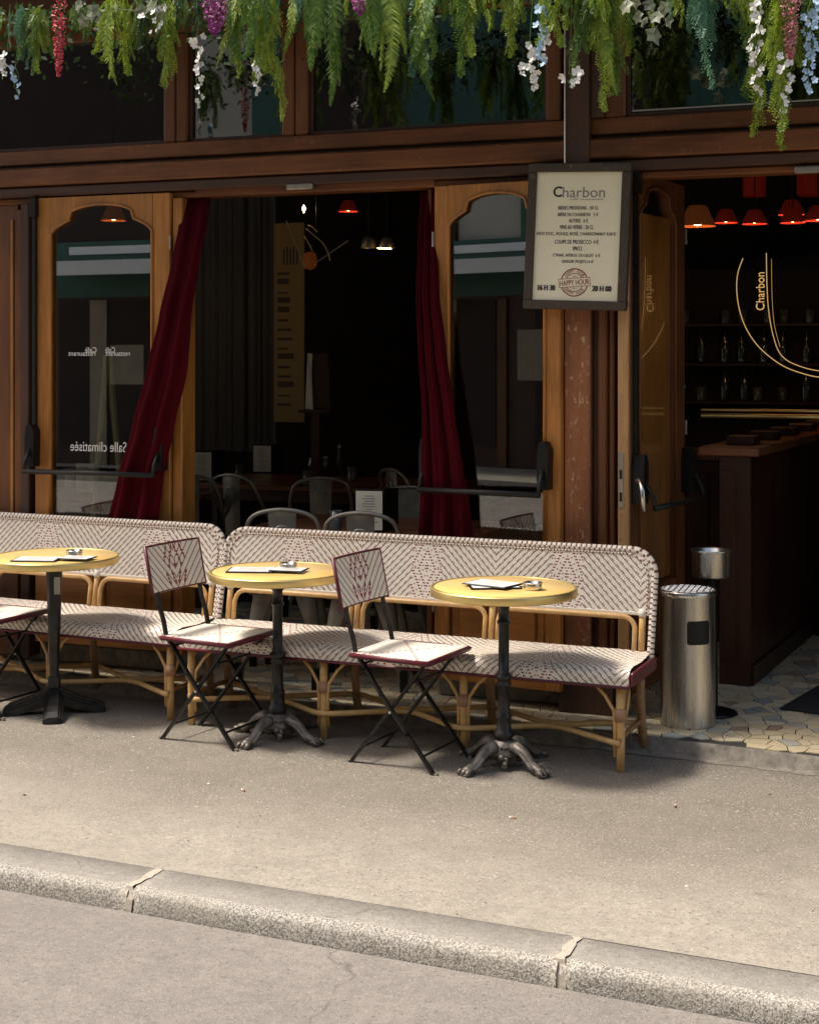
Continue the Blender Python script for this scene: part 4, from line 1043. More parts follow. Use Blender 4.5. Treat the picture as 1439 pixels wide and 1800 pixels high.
# lamps
def lampshade(px_, py_, Yl, wpx, mname, label, cord=True, k=0):
    X, Z = fac(px_, py_, Yl); Pw = F0+FXA*X+FYA*Yl; dd = Pw.dot(FW); r = wpx/2/FPX*dd
    t = thing('pendant_lamp', label, 'lamp', (Pw.x, Pw.y, Z), FROT, 'shaded lamps glowing inside the café')
    MB().lathe([(r, 0), (r*.93, .02), (r*.55, r*1.05), (r*.4, r*1.15), (.004, r*1.18)], 24).build('lamp_shade', mname, t, smooth=True)
    MB().lathe([(0, 0), (r*.35, .008), (r*.40, .02), (r*.3, .035), (0, .04)], 12, (0, 0, .004)).build('bulb', 'bulb', t, smooth=True)
    MB().tube([(0, 0, r*1.18), (0, 0, max(r*1.2, 3.39-Z))], .004, 5).build('cord', 'black', t)
for i, (px_, py_, Yl, w_, mn, lb) in enumerate([
    (1325, 394, 2.4, 44, 'red_shade', 'red lampshade directly above the gold circle lines'),
    (1392, 392, 2.4, 44, 'red_shade', 'red lampshade second from the right edge of the photo'),
    (1390, 378, 2.9, 46, 'red_shade', 'small red lampshade behind another, near the right edge'),
    (1436, 388, 2.4, 46, 'red_shade', 'red lampshade cut off by the right edge of the photo'),
    (1275, 392, 3.0, 42, 'red_shade', 'red lampshade left of the others over the bar'),
    (1225, 398, 2.1, 64, 'orange_shade', 'wide orange fringed lampshade beside the inner door'),
    (200, 388, 3.0, 44, 'orange_shade', 'orange lampshade seen through the left glazed door'),
    (612, 372, 4.0, 34, 'red_shade', 'faint red lampshade high in the dark wide opening')]):
    lampshade(px_, py_, Yl, w_, mn, lb)
# big red cloth lanterns near ceiling
for i, (px_, py_, w_, lb) in enumerate([(1430, 330, 60, 'large red drum lampshade under the ceiling at the right edge'), (1325, 332, 40, 'red drum lampshade under the ceiling above the bar')]):
    X, Z = fac(px_, py_, 3.2); Pw = F0+FXA*X+FYA*3.2; t = thing('drum_lamp', lb, 'lamp', (Pw.x, Pw.y, Z))
    r = w_/2/FPX*Pw.dot(FW); MB().lathe([(r*.9, -.05), (r, -.04), (r, .10), (r*.9, .11)], 24).build('lamp_shade', 'red_shade', t, smooth=True)
    MB().tube([(0, 0, .1), (0, 0, 3.39-Z)], .004, 5).build('cord', 'black', t)
# chandelier with gold arms
X, Z = fac(560, 430, 1.6); Pw = F0+FXA*X+FYA*1.6
ch = thing('chandelier', 'brass-armed chandelier hanging in the dark wide opening', 'lamp', (Pw.x, Pw.y, 0), FROT)
def lp(px_, py_): x_, z_ = fac(px_, py_, 1.6); return (x_-X, 0, z_)
MB().tube([lp(503, 388), lp(536, 472)], .003, 6).build('rod', 'gunmetal', ch); MB().tube([lp(555, 462), lp(612, 423)], .003, 6).build('rod', 'gunmetal', ch)
for P in ([(538, 402), (552, 414), (568, 428), (577, 446), (580, 458)], [(535, 416), (545, 432), (553, 452), (555, 468)], [(541, 396), (550, 400), (558, 408)]):
    MB().tube(smoothpath([lp(*q) for q in P], 5), .0042, 6).build('arm', 'brass', ch, smooth=True)
MB().tube([lp(556, 396), lp(556, 335)], .004, 6).build('stem', 'black', ch)
MB().lathe([(.004, .06), (.035, .05), (.045, .0), (.03, -.04), (.005, -.05)], 16, lp(545, 460)).build('globe', 'orange_shade', ch, smooth=True)
MB().lathe([(0, .02), (.012, .0), (0, -.03)], 10, lp(534, 366)).build('bulb', 'bulb', ch, smooth=True)
for i, (px_, lb) in enumerate(((648, 'grey metal spot shade left of its twin in the dark opening'), (680, 'grey metal spot shade with lit rim beside the red curtain'))):
    X2, Z2 = fac(px_, 436, 2.0); Pw = F0+FXA*X2+FYA*2.0
    t = thing('spot_lamp', lb, 'lamp', (Pw.x, Pw.y, Z2), FROT)
    MB().lathe([(.05, 0), (.048, .02), (.038, .055), (.02, .07), (0, .072)], 20).build('lamp_shade', 'gunmetal', t, smooth=True)
    MB().tube([(0, 0, .07), (0, 0, 3.39-Z2)], .004, 5).build('cord', 'black', t)
    if i: MB().tube([(-.045, -.045, -.003), (.045, -.045, -.008)], .003, 5).build('lit_rim', 'bulb', t)
# banner
X, Z = fac(508, 560, 2.6); Pw = F0+FXA*X+FYA*2.6; kx = (fx(533, 2.6)-fx(480, 2.6)); za, zb_ = fz(508, 742, 2.6), fz(508, 392, 2.6)
bnr = thing('hanging_banner', 'tall ochre printed banner hanging inside the wide opening', 'banner', (Pw.x, Pw.y, za), FROT)
hh = zb_-za; MB().box(-kx/2, kx/2, 0, .006, 0, hh).build('cloth', 'banner', bnr)
mb = MB(); rn = random.Random(8); z = hh*.94
for k in range(5): mb.box(-kx*.2+k*kx*.11, -kx*.14+k*kx*.11, -.0012, -.0004, hh*.79, hh*(.87+.01*(k % 2)))
for k in range(15):
    z = hh*(.74-.047*k); w_ = kx*rn.uniform(.35, .6); hgt = hh*rn.choice((.008, .012, .028)); mb.box(-kx*.38, -kx*.38+w_, -.0012, -.0004, z, z+hgt)
mb.build('print', 'bannerink', bnr, kind='stuff')
# folded board near
X, Z = fac(556, 720, 2.2); Pw = F0+FXA*X+FYA*2.2
bd = thing('folded_board', 'half-open folded menu board standing in the dark opening', 'board', (Pw.x, Pw.y, Z-.0), FROT)
MB().box(-.075, -.045, -.01, .0, .0, .36, 0, Matrix.Rotation(R(3), 4, 'Y')).box(-.04, -.02, -.01, .0, .0, .36, 0, Matrix.Rotation(R(-3), 4, 'Y')).build('page_edge', 'paper', bd)
MB().box(-.015, .10, .001, .012, -.0, .36, 0, Matrix.Rotation(R(-3), 4, 'Y')).build('cover', 'barwood', bd)
MB().box(-.1, .12, -.06, .08, -.02, -.001).box(-.03, .03, -.02, .02, -(Z-TZ), -.021).build('stand', 'barwood', bd)
# cafe tables inside
def cafe_table(x0_, x1_, y0_, y1_, label):
    t = thing('cafe_table', label, 'table', ((x0_+x1_)/2, (y0_+y1_)/2, TZ), R(-2)); hx_, hy_ = (x1_-x0_)/2, (y1_-y0_)/2
    n = 5
    for k in range(n): MB().bbox(-hx_, hx_, -hy_+2*hy_*k/n+.002, -hy_+2*hy_*(k+1)/n-.002, .70, .73, .003).build('plank', 'tablewood', t)
    MB().bbox(-hx_+.04, hx_-.04, -hy_+.03, hy_-.03, .62, .699, .003).build('apron', 'barwood', t)
    for sx_ in (-1, 1):
        for sy_ in (-1, 1): MB().box(sx_*(hx_-.06)-.02, sx_*(hx_-.06)+.02, sy_*(hy_-.06)-.02, sy_*(hy_-.06)+.02, 0, .619).build('leg', 'barwood', t)
    return t
cafe_table(-3.22, -1.98, 7.18, 7.80, 'reddish plank table just inside the opening behind two metal chairs')
cafe_table(-5.0, -2.75, 9.35, 10.3, 'long dark table deep inside with menu stands and glasses')
cafe_table(-2.35, -1.55, 8.6, 9.3, 'small dark table deep inside, beside the right curtain')
def metal_chair(label, loc, rz, mname='gunmetal'):
    t = thing('metal_chair', label, 'chair', loc, rz, 'grey metal café chairs')
    # faces +y (back towards -y)
    P = smoothpath([(-.185, .10, .44), (-.19, -.06, .60), (-.185, -.155, .74), (-.14, -.185, .825), (0, -.195, .855), (.14, -.185, .825), (.185, -.155, .74), (.19, -.06, .60), (.185, .10, .44)], 5)
    MB().tube(P, .0115, 8).build('back_hoop', mname, t, smooth=True)
    mb = MB(); mb.grid(lambda i, j: ((-.07+.14*i/8)*(1-.15*(1-j/6)), -.17-.022*(j/6)-.008*sin(pi*i/8)+(.0), .45+.395*j/6), 8, 6); mb.build('splat', mname, t, smooth=True)
    MB().tube(smoothpath([(-.03, -.202, .70), (-.028, -.206, .765), (0, -.208, .775), (.028, -.206, .765), (.03, -.202, .70)], 4), .0035, 6).build('pressed_rib', 'steel', t, smooth=True)
    MB().bbox(-.18, .18, -.17, .18, .43, .455, .01).build('seat', mname, t)
    for sx_ in (-1, 1):
        for sy_ in (-1, 1):
            mb = MB(); top = (sx_*.15, sy_*.14, .44); bot = (sx_*.215, sy_*.205, 0)
            n = 8; b = 0
            for k in range(n+1):
                q = k/n; c_ = Vector(top).lerp(Vector(bot), q); wd_ = .085*(1-q)**1.4+.016
                mb.v += [(c_.x-sx_*wd_, c_.y, c_.z), (c_.x, c_.y, c_.z), (c_.x, c_.y-sy_*wd_, c_.z)]
            for k in range(n):
                q = 3*k; mb.face((q, q+1, q+4, q+3)); mb.face((q+1, q+2, q+5, q+4))
            mb.build('leg', mname, t, smooth=True)
            MB().box(bot[0]-.018, bot[0]+.018, bot[1]-.018, bot[1]+.018, -.0, .10).build('foot_sleeve', 'plastic', t)
    return t
mc1 = onY(483, 900, 6.86); mc2 = onY(625, 900, 6.82)
MC = metal_chair('grey metal chair back at the left, seen above the long bench in the opening', (mc1.x, 6.98+.05, TZ), R(14))
dup(MC, (mc2.x-.01, 6.96+.05, TZ), R(10), 'grey metal chair back at the right, seen above the long bench in the opening')
for (px_, Y_, rz_, lb) in ((706, 8.05, R(185), 'pale metal chair facing the street beyond the plank table'), (345, 8.75, R(12), 'metal chair outline beside the left jamb deep in the opening'),
                           (440, 8.9, R(-15), 'metal chair outline left of the plank table, in the dark'), (565, 8.85, R(20), 'metal chair outline behind the left street-side metal chair'), (730, 9.6, R(-40), 'metal chair outline half hidden by the right curtain'),
                           (150, 9.0, R(10), 'metal chair seen faintly through the left glazed door')):
    q = onY(px_, 880, Y_); dup(MC, (q.x, Y_, TZ), rz_, lb)
# menu stands
def menu_stand():
    t = thing('menu_stand', '', 'menu stand', group='menu stands on the indoor tables')
    MB().bbox(-.072, .072, -.03, -.022, 0, .205, .002, 0).build('board', 'plastic', t)
    MB().box(-.064, .064, -.0335, -.0305, .01, .195).build('sheet', 'paper', t)
    mb = MB(); rn = random.Random(3)
    for k in range(12): w_ = rn.uniform(.015, .045); mb.box(-w_, w_, -.0345, -.0338, .170-.0125*k, .173-.0125*k)
    mb.build('printed_lines', 'greyink', t, kind='stuff')
    T_ = Matrix.Translation((.074, -.02, 0)) @ Matrix.Rotation(R(60), 4, 'Z')
    MB().bbox(0, .10, 0, .008, 0, .205, .002, 0, T_).build('side_leaf', 'plastic', t)
    return t
def put_stand(o, px_, py_, ztab, lb, rz=0, sc=1):
    q = onZ(px_, py_, ztab); o.location = (q.x, q.y, ztab); o.rotation_euler.z = rz; o['label'] = lb; o.scale = (sc, sc, sc)
ms = menu_stand(); put_stand(ms, 651, 934, .797, 'upright menu stand on the plank table beside the pale metal chair', R(8), 1.05)
put_stand(copy_tree(ms), 358, 846, .797, 'upright menu stand beside the left jamb on the long dark table', R(8), 1.05)
put_stand(copy_tree(ms), 463, 831, .797, 'upright menu stand in the middle of the long dark table', R(8), 1.05)
put_stand(copy_tree(ms), 154, 868, .797, 'upright menu stand seen through the left glazed door', R(8), 1.0)
q = onZ(154, 868, .797); cafe_table(q.x-.5, q.x+.7, q.y-.25, q.y+.35, 'dark table seen through the left glazed door')
# glasses and sugar bowl
for (px_, py_, h_, r_, nm, lb, mt) in ((548, 822, .07, .035, 'sugar_bowl', 'small silver sugar bowl on the long dark table', 'steel'), (572, 826, .09, .026, 'salt_jar', 'small white-capped jar beside the sugar bowl', 'glint'), (596, 826, .17, .022, 'carafe', 'tall ribbed glass carafe right of the sugar bowl', 'glint')):
    q = onZ(px_, py_, .797); t = thing(nm, lb, nm.replace('_', ' '), (q.x, q.y, .797))
    MB().lathe([(0, 0), (r_, 0), (r_*1.15, h_*.4), (r_*.7, h_*.8), (r_*.72, h_), (0, h_*1.02)], 14).build('body', mt, t, smooth=True)
    MB().lathe([(r_*.74, h_*1.0), (r_*.74, h_*1.1), (0, h_*1.15)], 14).build('lid', 'steel' if nm != 'salt_jar' else 'white_paper', t, smooth=True)
# easel seen through the left glazed door
q = onY(190, 740, 8.0)
es = thing('easel', 'pale wooden A-shaped easel seen through the left glazed door', 'easel', (q.x, 8.0, TZ), R(-2))
M['pale_wood'] = mat('pale_yellow_wood', (.42, .37, .16), .6)
zz = onY(190, 625, 8.0).z-TZ
for s_ in (-1, 1): MB().bar((s_*.012, 0, zz), (s_*.16, 0, .01), .02, .03, up=(0, 1, 0)).build('leg', 'pale_wood', es)
MB().bar((0, .0, zz-.02), (0, .3, .01), .02, .025, up=(1, 0, 0)).build('back_leg', 'pale_wood', es)

# ------------------------------------------------------------------ OPPOSITE SIDE OF THE STREET (seen in the glass)
OY = -6.0
opp = thing('opposite_building', 'pale building with green shopfront across the street, mirrored in the transom glass', 'building', (0, OY, 0))
MB().box(-30, 14, -.5, 0, -.1, 9.5).build('wall', 'plaster', opp)
MB().box(-30, -11.5, .001, .08, 3.4, 9.4).build('dark_bay', 'darkroom', opp)
for (a, b) in ((-10.3, -9.3), (-8.0, -5.4), (-3.9, -.5), (.8, 14)): MB().box(a, b, .001, .08, 3.4, 9.4).build('green_panel', 'greenpaint', opp)
for (a, b) in ((-9.3, -8.0), (-5.4, -3.9), (-.5, .8)): MB().box(a, b, .081, .10, 3.5, 7.3).build('upper_window', 'darkroom', opp)
MB().box(-30, 14, .001, .12, 2.55, 3.399).build('shop_band', 'greenpaint', opp)
MB().box(-30, 14, .001, .12, .0, 2.549).build('shop_base', 'umber', opp)
M['tan_paint'] = mat('tan_paint', (.34, .27, .19), .6, c2=(.24, .19, .13), scale=4)
rn = random.Random(44)
for k in range(30):
    x = -28+k*1.35+rn.uniform(-.3, .3); wd_ = rn.choice((.09, .16, .3)); MB().box(x, x+wd_, .141, .17, .0, 2.5).build('pilaster', rn.choice(('tan_paint', 'brown', 'tan_paint')), opp)
    if k % 2: MB().box(x+.35, x+.95, .142, .15, rn.uniform(.9, 1.3), rn.uniform(1.6, 2.2)).build('shop_notice', rn.choice(('paper', 'tan_paint', 'plaster')), opp)
for k in range(11):
    x = -28+k*3.6; MB().box(x, x+2.9, .121, .14, .3, 2.5).build('shop_window', 'darkroom', opp)
for x in (-24, -18.8, -13.6, -8.4, -3.2, 2):
    MB().box(x, x+4.4, .13, 1.0, 3.02, 3.05).box(x, x+4.4, .98, 1.0, 2.84, 3.019).build('awning', 'awning', opp)
    MB().box(x+.2, x+4.9, .121, .18, 3.2, 3.32).build('fascia_board', 'awning', opp)
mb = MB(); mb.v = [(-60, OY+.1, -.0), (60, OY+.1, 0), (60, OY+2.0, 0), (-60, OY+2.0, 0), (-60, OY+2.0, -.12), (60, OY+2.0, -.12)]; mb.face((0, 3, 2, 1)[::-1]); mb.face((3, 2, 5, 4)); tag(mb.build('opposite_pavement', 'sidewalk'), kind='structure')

# ------------------------------------------------------------------ HANGING PLANTS
rp = random.Random(77)
def frond_mesh(name, L, wid, n, seed, m, lobes=True, curl=.05):
    rn = random.Random(seed); mb = MB(); path = []
    bx, by_ = rn.uniform(-.25, .25), rn.uniform(-.25, .1)
    for k in range(n+1):
        t = k/n; path.append(Vector((bx*L*t*t*.6+.01*sin(t*5+seed), by_*L*sin(t*2)*.6, -L*t)))
    mb.tube(path[::3]+[path[-1]], .0014, 4)
    for k in range(2, n):
        t = k/n; p = path[k]; d = (path[min(k+1, n)]-path[k-1]).normalized()
        w_ = wid*(min(1, t*3+.25))*(1-t)**.55*rn.uniform(.8, 1.1)
        for s_ in (-1, 1):
            side = Vector((s_, rn.uniform(-.45, .45), 0)).normalized(); dirp = (side*.86+d*.5+Vector((0, rn.uniform(-.3, .3), 0))).normalized()
            nrm = dirp.cross(d).normalized(); droop = Vector((0, 0, -1))*w_*.25
            if lobes:
                q = 5
                for e in range(q):
                    a = p+dirp*w_*(e/q)+droop*(e/q)**2; c_ = p+dirp*w_*((e+.9)/q)+droop*((e+.9)/q)**2
                    lw = w_*.30*(1-e/q*.6)
                    for s2 in (-1, 1):
                        tip = a.lerp(c_, .8)+d*s2*lw+nrm*rn.uniform(-.25, .25)*lw; mid = a.lerp(c_, .25)+d*s2*lw*.75
                        b = len(mb.v); mb.v += [tuple(a), tuple(c_), tuple(tip), tuple(mid)]; mb.face((b, b+1, b+2, b+3))
            else:
                q = 4; hw = L/n*.46; b = len(mb.v)
                for e in range(q+1):
                    c_ = p+dirp*w_*(e/q)+droop*(e/q)**2; hh_ = hw*(1-(e/q)**2)+.0003; mb.v += [tuple(c_+d*hh_+nrm*.0), tuple(c_-d*hh_)]
                for e in range(q): mb.face((b+2*e, b+2*e+2, b+2*e+3, b+2*e+1))
    return mb.mesh(name, m)
def spray_mesh(name, L, wid, seed, m):
    """hanging stem with many small frondlets of tiny paired leaflets"""
    rn = random.Random(seed); mb = MB(); N = int(L/.017); bx = rn.uniform(-.12, .12)
    path = [Vector((bx*L*(k/N)**2+.008*sin(k*.4+seed), .01*cos(k*.5+seed), -L*k/N)) for k in range(N+1)]
    mb.tube(path[::4]+[path[-1]], .0016, 4)
    for k in range(0, N+1):
        t = k/N; fl = wid*(1-t)**.45*rn.uniform(.75, 1.25)+.012
        a = rn.uniform(0, 6.28) if k % 2 else (0 if rn.random() < .5 else pi)+rn.uniform(-.6, .6)
        out = Vector((cos(a), sin(a)*.7, 0)); op = rn.uniform(.5, 1.5)*(1-t*.65)
        d = (out*op+Vector((0, 0, -1))).normalized(); p = path[k].copy(); n2 = max(5, int(fl/.0075))
        sd_ = d.cross(Vector((rn.uniform(-.5, .5), -1, rn.uniform(-.3, .3)))).normalized(); nr = d.cross(sd_)
        for e in range(n2):
            q = e/n2; c_ = p+d*fl*q+Vector((0, 0, -1))*fl*.35*q*q; lw = (.020*(1-q)**.6+.003)*rn.uniform(.8, 1.15)
            for s2 in (-1, 1):
                ld = (sd_*s2+d*.55+nr*rn.uniform(-.5, .5)).normalized(); hw = .0046
                b = len(mb.v); mb.v += [tuple(c_), tuple(c_+ld*lw*.5+d*hw), tuple(c_+ld*lw), tuple(c_+ld*lw*.45-d*hw)]; mb.face((b, b+1, b+2, b+3))
    return mb.mesh(name, m)
FR = {}
for m_ in ('green1', 'green2', 'green3', 'green4'):
    FR[m_] = [spray_mesh('frond', q, .085, s_*7+3, m_) for s_, q in enumerate((.42, .34, .5, .38, .45))]
for m_ in ('green1', 'green2'): FR[m_].append(frond_mesh('frond', .42, .05, 44, 31, m_))
FR['sword'] = [frond_mesh('frond', q, .062, 46, s_*5+2, 'green2', lobes=False) for s_, q in enumerate((.5, .42, .46))]
FR['sword1'] = [frond_mesh('frond', q, .060, 46, s_*5+4, 'green1', lobes=False) for s_, q in enumerate((.5, .42))]
Z_TOP = 3.30
def plant(px_, tip, wpx, kind, label, Yw=6.02, nf=9, name='hanging_fern'):
    q = onY(px_, tip, Yw); zt = Z_TOP-.04; Lp = zt-q.z; W = wpx/FPX*6.3
    t = thing(name, label, 'fern', (q.x, Yw, zt), rp.uniform(-.3, .3), 'artificial ferns hanging over the café front')
    kinds = kind if isinstance(kind, (list, tuple)) else [kind]
    for k in range(nf):
        me = rp.choice(FR[rp.choice(kinds)]); o = link('frond', me, t)
        u = rp.uniform(-.5, .5); Lm = -min(v.co.z for v in me.vertices[:60]) or .4
        L0 = {0: 1.0}.get(k, 1-abs(u)*.9-rp.uniform(0, .28)); L0 = max(.35, L0)
        if k == 0: u = 0
        base = (u*W*.8, rp.uniform(-.05, .05), rp.uniform(-.02, .03))
        dz = L0*Lp; ml = me['len'] if 'len' in me else None
        o.location = base; sc = rp.uniform(.85, 1.1)
        # hang: drop the frond so its tip ends at dz
        mz = max(.3, min(.5, dz)); 
        o.location.z = -dz+MLEN[me.name]*sc*rp.uniform(.97, 1.0)
        if o.location.z > .03: 
            sc = sc*(dz+.02)/(MLEN[me.name]*sc); o.location.z = .02
        o.scale = (sc*rp.choice((-1, 1)), sc, sc)
        o.rotation_euler = (rp.uniform(-.12, .12), rp.uniform(-.10, .10)-u*.25, rp.uniform(-1.1, 1.1))
    return t
MLEN = {}
for L_ in FR.values():
    for me in L_: MLEN[me.name] = -min(v.co.z for v in me.vertices)
ferns = [
 (30, 120, 80, ['green3', 'green2'], 'pale blue-green fern at the left edge of the photo'),
 (66, 136, 50, ['green2', 'green1'], 'short green fern left of the red blossom'),
 (148, 70, 90, ['green4', 'green2'], 'short dark fern right of the red blossom'),
 (208, 150, 62, ['green1'], 'bright pointed fern third from the left, over the dark transom pane'),
 (255, 105, 70, ['green4', 'green2'], 'dark short fern between two brighter pointed ferns on the left'),
 (300, 158, 60, ['green1', 'green2'], 'green fern in front of the first double mullion'),
 (345, 70, 60, ['green4'], 'dark tuft left of the purple blossom'),
 (418, 140, 62, ['green1', 'green2'], 'green fern just right of the purple blossom'),
 (488, 216, 80, ['green1'], 'longest bright fern of the left half, before the second mullion'),
 (455, 110, 80, ['green2', 'green4'], 'darker fern behind the longest left one'),
 (550, 125, 50, ['sword'], 'narrow sword fern right of the second mullion'),
 (588, 186, 72, ['sword'], 'long sword fern with slender drooping fronds over the middle pane'),
 (645, 112, 60, ['sword'], 'short sword fern in the middle below the pink blossom'),
 (690, 172, 70, ['sword1', 'sword'], 'bright sword fern left of the middle'),
 (728, 178, 60, ['green3', 'green2'], 'blue-green drooping fern near the centre'),
 (765, 125, 80, ['green2', 'green1'], 'medium green fern right of the centre'),
 (828, 136, 90, ['green1', 'green2'], 'wide yellow-green fern over the middle pane'),
 (893, 105, 66, ['green1'], 'bright fern left of the blue and white blossom'),
 (975, 90, 66, ['green2', 'green1'], 'short fern right of the blue blossom'),
 (1035, 145, 96, ['green1', 'green2'], 'broad fern above the menu sign'),
 (1076, 192, 66, ['green1', 'green2'], 'long pointed fern to the right of the menu sign top'),
 (1215, 154, 82, ['green1', 'green3'], 'vivid green fern over the right pane, left of the white orchids'),
 (1305, 95, 60, ['green1', 'green2'], 'short fern left of the longest fern at the right'),
 (1345, 235, 74, ['green2', 'green1'], 'longest fern of all, hanging near the right edge'),
 (1374, 258, 44, ['green1'], 'thin bright tip hanging lowest near the right edge'),
 (1420, 110, 60, ['green2', 'green4'], 'fern behind the blue blossom at the right edge')]
ORD = 'one two three four five six seven eight nine ten eleven twelve thirteen fourteen fifteen sixteen seventeen'.split()
for k in range(17):
    x_ = -10+k*88+rp.uniform(-20, 20)
    plant(x_, rp.uniform(40, 70), 95, rp.choice((['green2', 'green4'], ['green1', 'green4'], ['green2', 'green1'], ['green3', 'green4'])), 'short fern tuft, number '+ORD[k]+' from the left along the top edge', Yw=6.10, nf=8)
for k, f in enumerate(ferns): plant(*f, nf=8 if f[2] > 60 else 6, Yw=6.0+.05*(k % 3))
for k in range(16):
    px_ = -30+k*98+rp.uniform(-15, 15); x = onY(px_, 40, 6.22)
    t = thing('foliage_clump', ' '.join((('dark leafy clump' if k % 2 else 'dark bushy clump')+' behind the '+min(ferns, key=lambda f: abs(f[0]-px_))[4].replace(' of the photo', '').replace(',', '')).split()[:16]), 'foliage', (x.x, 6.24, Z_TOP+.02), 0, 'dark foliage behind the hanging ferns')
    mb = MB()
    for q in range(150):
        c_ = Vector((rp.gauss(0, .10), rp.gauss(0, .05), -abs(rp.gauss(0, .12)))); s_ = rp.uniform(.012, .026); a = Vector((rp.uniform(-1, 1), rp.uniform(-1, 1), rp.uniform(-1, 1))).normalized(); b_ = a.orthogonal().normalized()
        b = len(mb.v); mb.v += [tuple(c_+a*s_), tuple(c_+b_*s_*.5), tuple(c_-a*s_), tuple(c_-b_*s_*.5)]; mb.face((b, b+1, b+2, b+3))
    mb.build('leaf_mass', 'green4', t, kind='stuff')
# blossoms
def petal_mesh(m, r, seed, n=5):
    rn = random.Random(seed); mb = MB()
    for k in range(n):
        a = 2*pi*k/n+rn.uniform(-.3, .3); d = Vector((cos(a), -.35+rn.uniform(-.3, .3), sin(a))).normalized(); s_ = Vector((-sin(a), rn.uniform(-.2, .2), cos(a))).normalized()
        b = len(mb.v); mb.v += [(0, 0, 0), tuple(d*r*.55+s_*r*.42), tuple(d*r*.98+s_*r*.22), tuple(d*r*1.0-s_*r*.25), tuple(d*r*.5-s_*r*.42)]; mb.face((b, b+1, b+2, b+3, b+4))
    return mb.mesh('blossom', m)
BM = {c: [petal_mesh('petal_'+c, .019, s_) for s_ in range(3)] for c in ('white', 'blue')}
def orchid(px_, y0, y1, colr, label, n, Yw=5.97, sp_=14):
    a = onY(px_, y0, Yw); b = onY(px_, y1, Yw); zt = max(a.z, b.z)
    t = thing('hanging_blossom', label, 'flower', (a.x, Yw, zt), 0, 'artificial blossoms hanging among the ferns')
    L = zt-b.z; P = [(.012*sin(k*1.3+px_), .006*cos(k*2), -L*k/8) for k in range(9)]
    MB().tube([(0, .05, 3.3-zt)]+P, .0016, 5).build('stem', 'green2', t)
    for k in range(n):
        q = (k+.5)/n; o = link('blossom', rp.choice(BM[colr]), t); s_ = (1.15-.5*q)*rp.uniform(.8, 1.15)
        o.scale = (s_, s_, s_); w_ = sp_/FPX*6.3*(1.1-.6*q)
        o.location = (rp.uniform(-w_, w_), rp.uniform(-.03, .02), -L*q); o.rotation_euler = (rp.uniform(-.7, .7), rp.uniform(-2, 2), rp.uniform(-.9, .9))
    return t
orchid(350, 60, 190, 'white', 'white orchid strand hanging lowest in the left half', 16, sp_=8)
orchid(452, 110, 168, 'white', 'short white orchid strand behind the long left fern', 7, sp_=6)
orchid(30, 115, 175, 'blue', 'pale blue blossom tip at the left edge', 6, sp_=7)
orchid(8, 95, 140, 'white', 'white blossom cluster at the left edge, above the pale blue tip', 6, sp_=8)
orchid(950, 0, 118, 'blue', 'sky blue blossom strand above the white orchids near the centre post', 18, sp_=12)
orchid(935, 70, 156, 'white', 'full white orchid cluster left of the centre post', 22, sp_=26, Yw=5.99)
orchid(1003, 125, 152, 'white', 'small white blossom spray above the menu sign', 7, sp_=18)
orchid(1330, 0, 170, 'white', 'white orchid strand hanging over the right pane', 24, sp_=14)
orchid(1380, 95, 200, 'white', 'thin white blossom strand over the longest right fern', 9, sp_=8)
orchid(1423, 0, 165, 'blue', 'pale blue blossom strand at the right edge', 26, sp_=15)
orchid(275, 10, 60, 'white', 'small white flowers beneath the top edge at the left', 9, sp_=30, Yw=5.99)
def wisteria(px_, y1, wpx, m, label, n=420, Yw=5.96):
    a = onY(px_, -20, Yw); b = onY(px_, y1, Yw); L = a.z-b.z; W = wpx/2/FPX*6.3
    t = thing('hanging_blossom', label, 'flower', (a.x, Yw, a.z), 0, 'artificial blossoms hanging among the ferns'); mb = MB()
    for k in range(n):
        q = rp.random()**.8; w_ = W*(1-q)**.6+.004; an = rp.uniform(0, 6.28); rr = w_*math.sqrt(rp.random())
        c_ = Vector((rr*cos(an), rr*sin(an)*.7, -L*q)); s_ = rp.uniform(.004, .0085)
        A_ = Vector((rp.uniform(-1, 1), rp.uniform(-1, 1), rp.uniform(-1, 1))).normalized(); B_ = A_.orthogonal().normalized()
        b_i = len(mb.v); mb.v += [tuple(c_+A_*s_), tuple(c_+B_*s_*.7), tuple(c_-A_*s_), tuple(c_-B_*s_*.7)]; mb.face((b_i, b_i+1, b_i+2, b_i+3))
    mb.build('petal_mass', m, t, kind='stuff'); MB().tube([(0, 0, .1), (0, 0, -L*.95)], .0016, 5).build('stem', 'green2', t)
wisteria(104, 134, 36, 'petal_red', 'deep red blossom strand near the left edge', 520)
wisteria(378, 62, 66, 'petal_purple', 'purple blossom cluster above the left white orchid strand', 520)
wisteria(632, 26, 40, 'petal_purple', 'small purple-pink blossom tuft at the top middle', 180)
wisteria(1388, 112, 34, 'petal_pink', 'dusty pink blossom strand between white and blue at the right', 460)
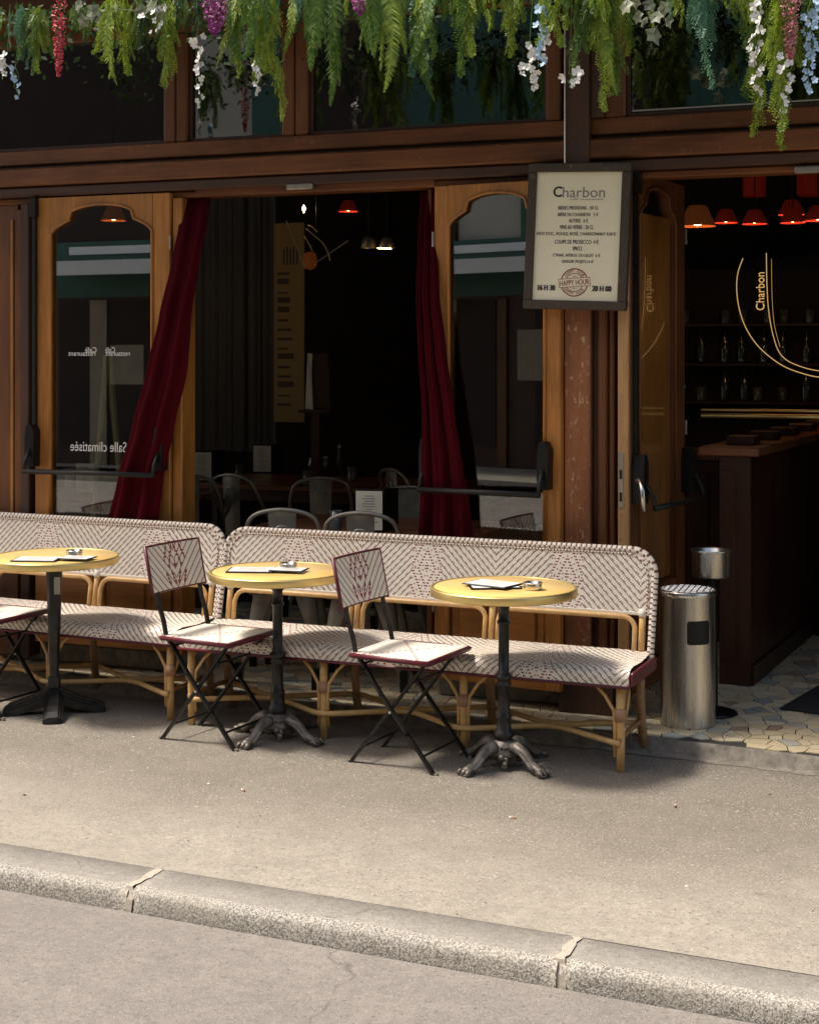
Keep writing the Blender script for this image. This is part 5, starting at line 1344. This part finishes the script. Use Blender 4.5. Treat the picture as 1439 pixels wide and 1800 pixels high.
# variegated ivy over the right pane
def ivy(px_, py_, label, pts):
    a = onY(px_, py_, 6.0); t = thing('ivy_sprig', label, 'ivy', (a.x, 6.0, 3.28), 0)
    sh_ = [(0, -.62), (.17, -.28), (.44, -.20), (.36, .08), (.34, .34), (0, .30), (-.36, .36), (-.34, .06), (-.46, -.18), (-.18, -.30)]
    mb = MB(); mb.v = [(x*.07, .006*abs(x)*4-.004, z*.075) for x, z in sh_]+[(0, 0, 0)]
    for k in range(10): mb.face((10, k, (k+1) % 10))
    me = mb.mesh('leaf', 'ivy'); P0 = [(0, 0, 0)]
    for (dx, py2) in pts:
        q = onY(px_+dx, py2, 6.0); o = link('leaf', me, t); o.location = (q.x-a.x, rp.uniform(-.02, .02), q.z-3.28); s_ = rp.uniform(.7, 1.25); o.scale = (s_, s_, s_)
        o.rotation_euler = (rp.uniform(-.5, .5), rp.uniform(-.8, .8), rp.uniform(-.7, .7)); P0.append(tuple(o.location))
    MB().tube(P0, .0014, 4).build('stem', 'green4', t)
ivy(1125, 30, 'variegated ivy with large pointed leaves right of the centre post', [(-25, 12), (-8, 5), (15, 8), (-5, 30), (28, 30), (5, 38), (42, 12), (25, 62), (48, 35)])
ivy(150, 20, 'variegated ivy leaves at the top beside the red blossom', [(-10, 10), (10, 18), (25, 35), (0, 38), (45, 15), (100, 20), (115, 10), (130, 24)])

# grit and scraps on the pavement round the furniture and along the kerb
mb = MB(); rn = random.Random(91)
for k in range(900):
    if k < 520: x, y = rn.uniform(-5, .4), rn.gauss(5.95, .28)
    else: p = kpt(rn.uniform(-3.5, 3), abs(rn.gauss(0, .5))+KW+.02); x, y = p.x, p.y
    if y > edgeY(x)-.1: continue
    s_ = rn.uniform(.0012, .0042)*(2.2 if rn.random() < .04 else 1); a = rn.uniform(0, 3.1); b = len(mb.v)
    for q in range(4): mb.v.append((x+s_*cos(a+q*pi/2)*rn.uniform(.6, 1.4), y+s_*sin(a+q*pi/2)*rn.uniform(.6, 1.4), .0008+rn.uniform(0, .001)))
    mb.v.append((x, y, .001+s_*.6)); mi = 0 if rn.random() < .6 else 1
    for q in range(4): mb.face((b+q, b+(q+1) % 4, b+4), mi)
M['grit_pale'] = mat('pale_grit', (.55, .50, .42), .8); M['grit_dark'] = mat('dark_grit', (.08, .06, .045), .9)
tag(mb.build('pavement_grit', ['grit_pale', 'grit_dark']), 'scattered pale and dark grit on the pavement around the furniture', 'grit', kind='stuff')
rn = random.Random(17)
for k, (px_, py_, lb) in enumerate(((1185, 1420, 'tan cigarette butt on the pavement right of the long bench'), (430, 1392, 'tan cigarette butt on the pavement in front of the middle table'), (905, 1440, 'tan cigarette butt on the pavement in front of the table nearest the bin'))):
    p = onZ(px_, py_, 0); t = thing('cigarette_butt', lb, 'cigarette butt', (p.x, p.y, .0042), rn.uniform(0, 3))
    MB().tube([(0, 0, 0), (.016, 0, 0)], .0038, 8).build('filter', 'binding', t); MB().tube([(.0161, 0, 0), (.024, .001, 0)], .0036, 8).build('paper', 'white_paper', t)
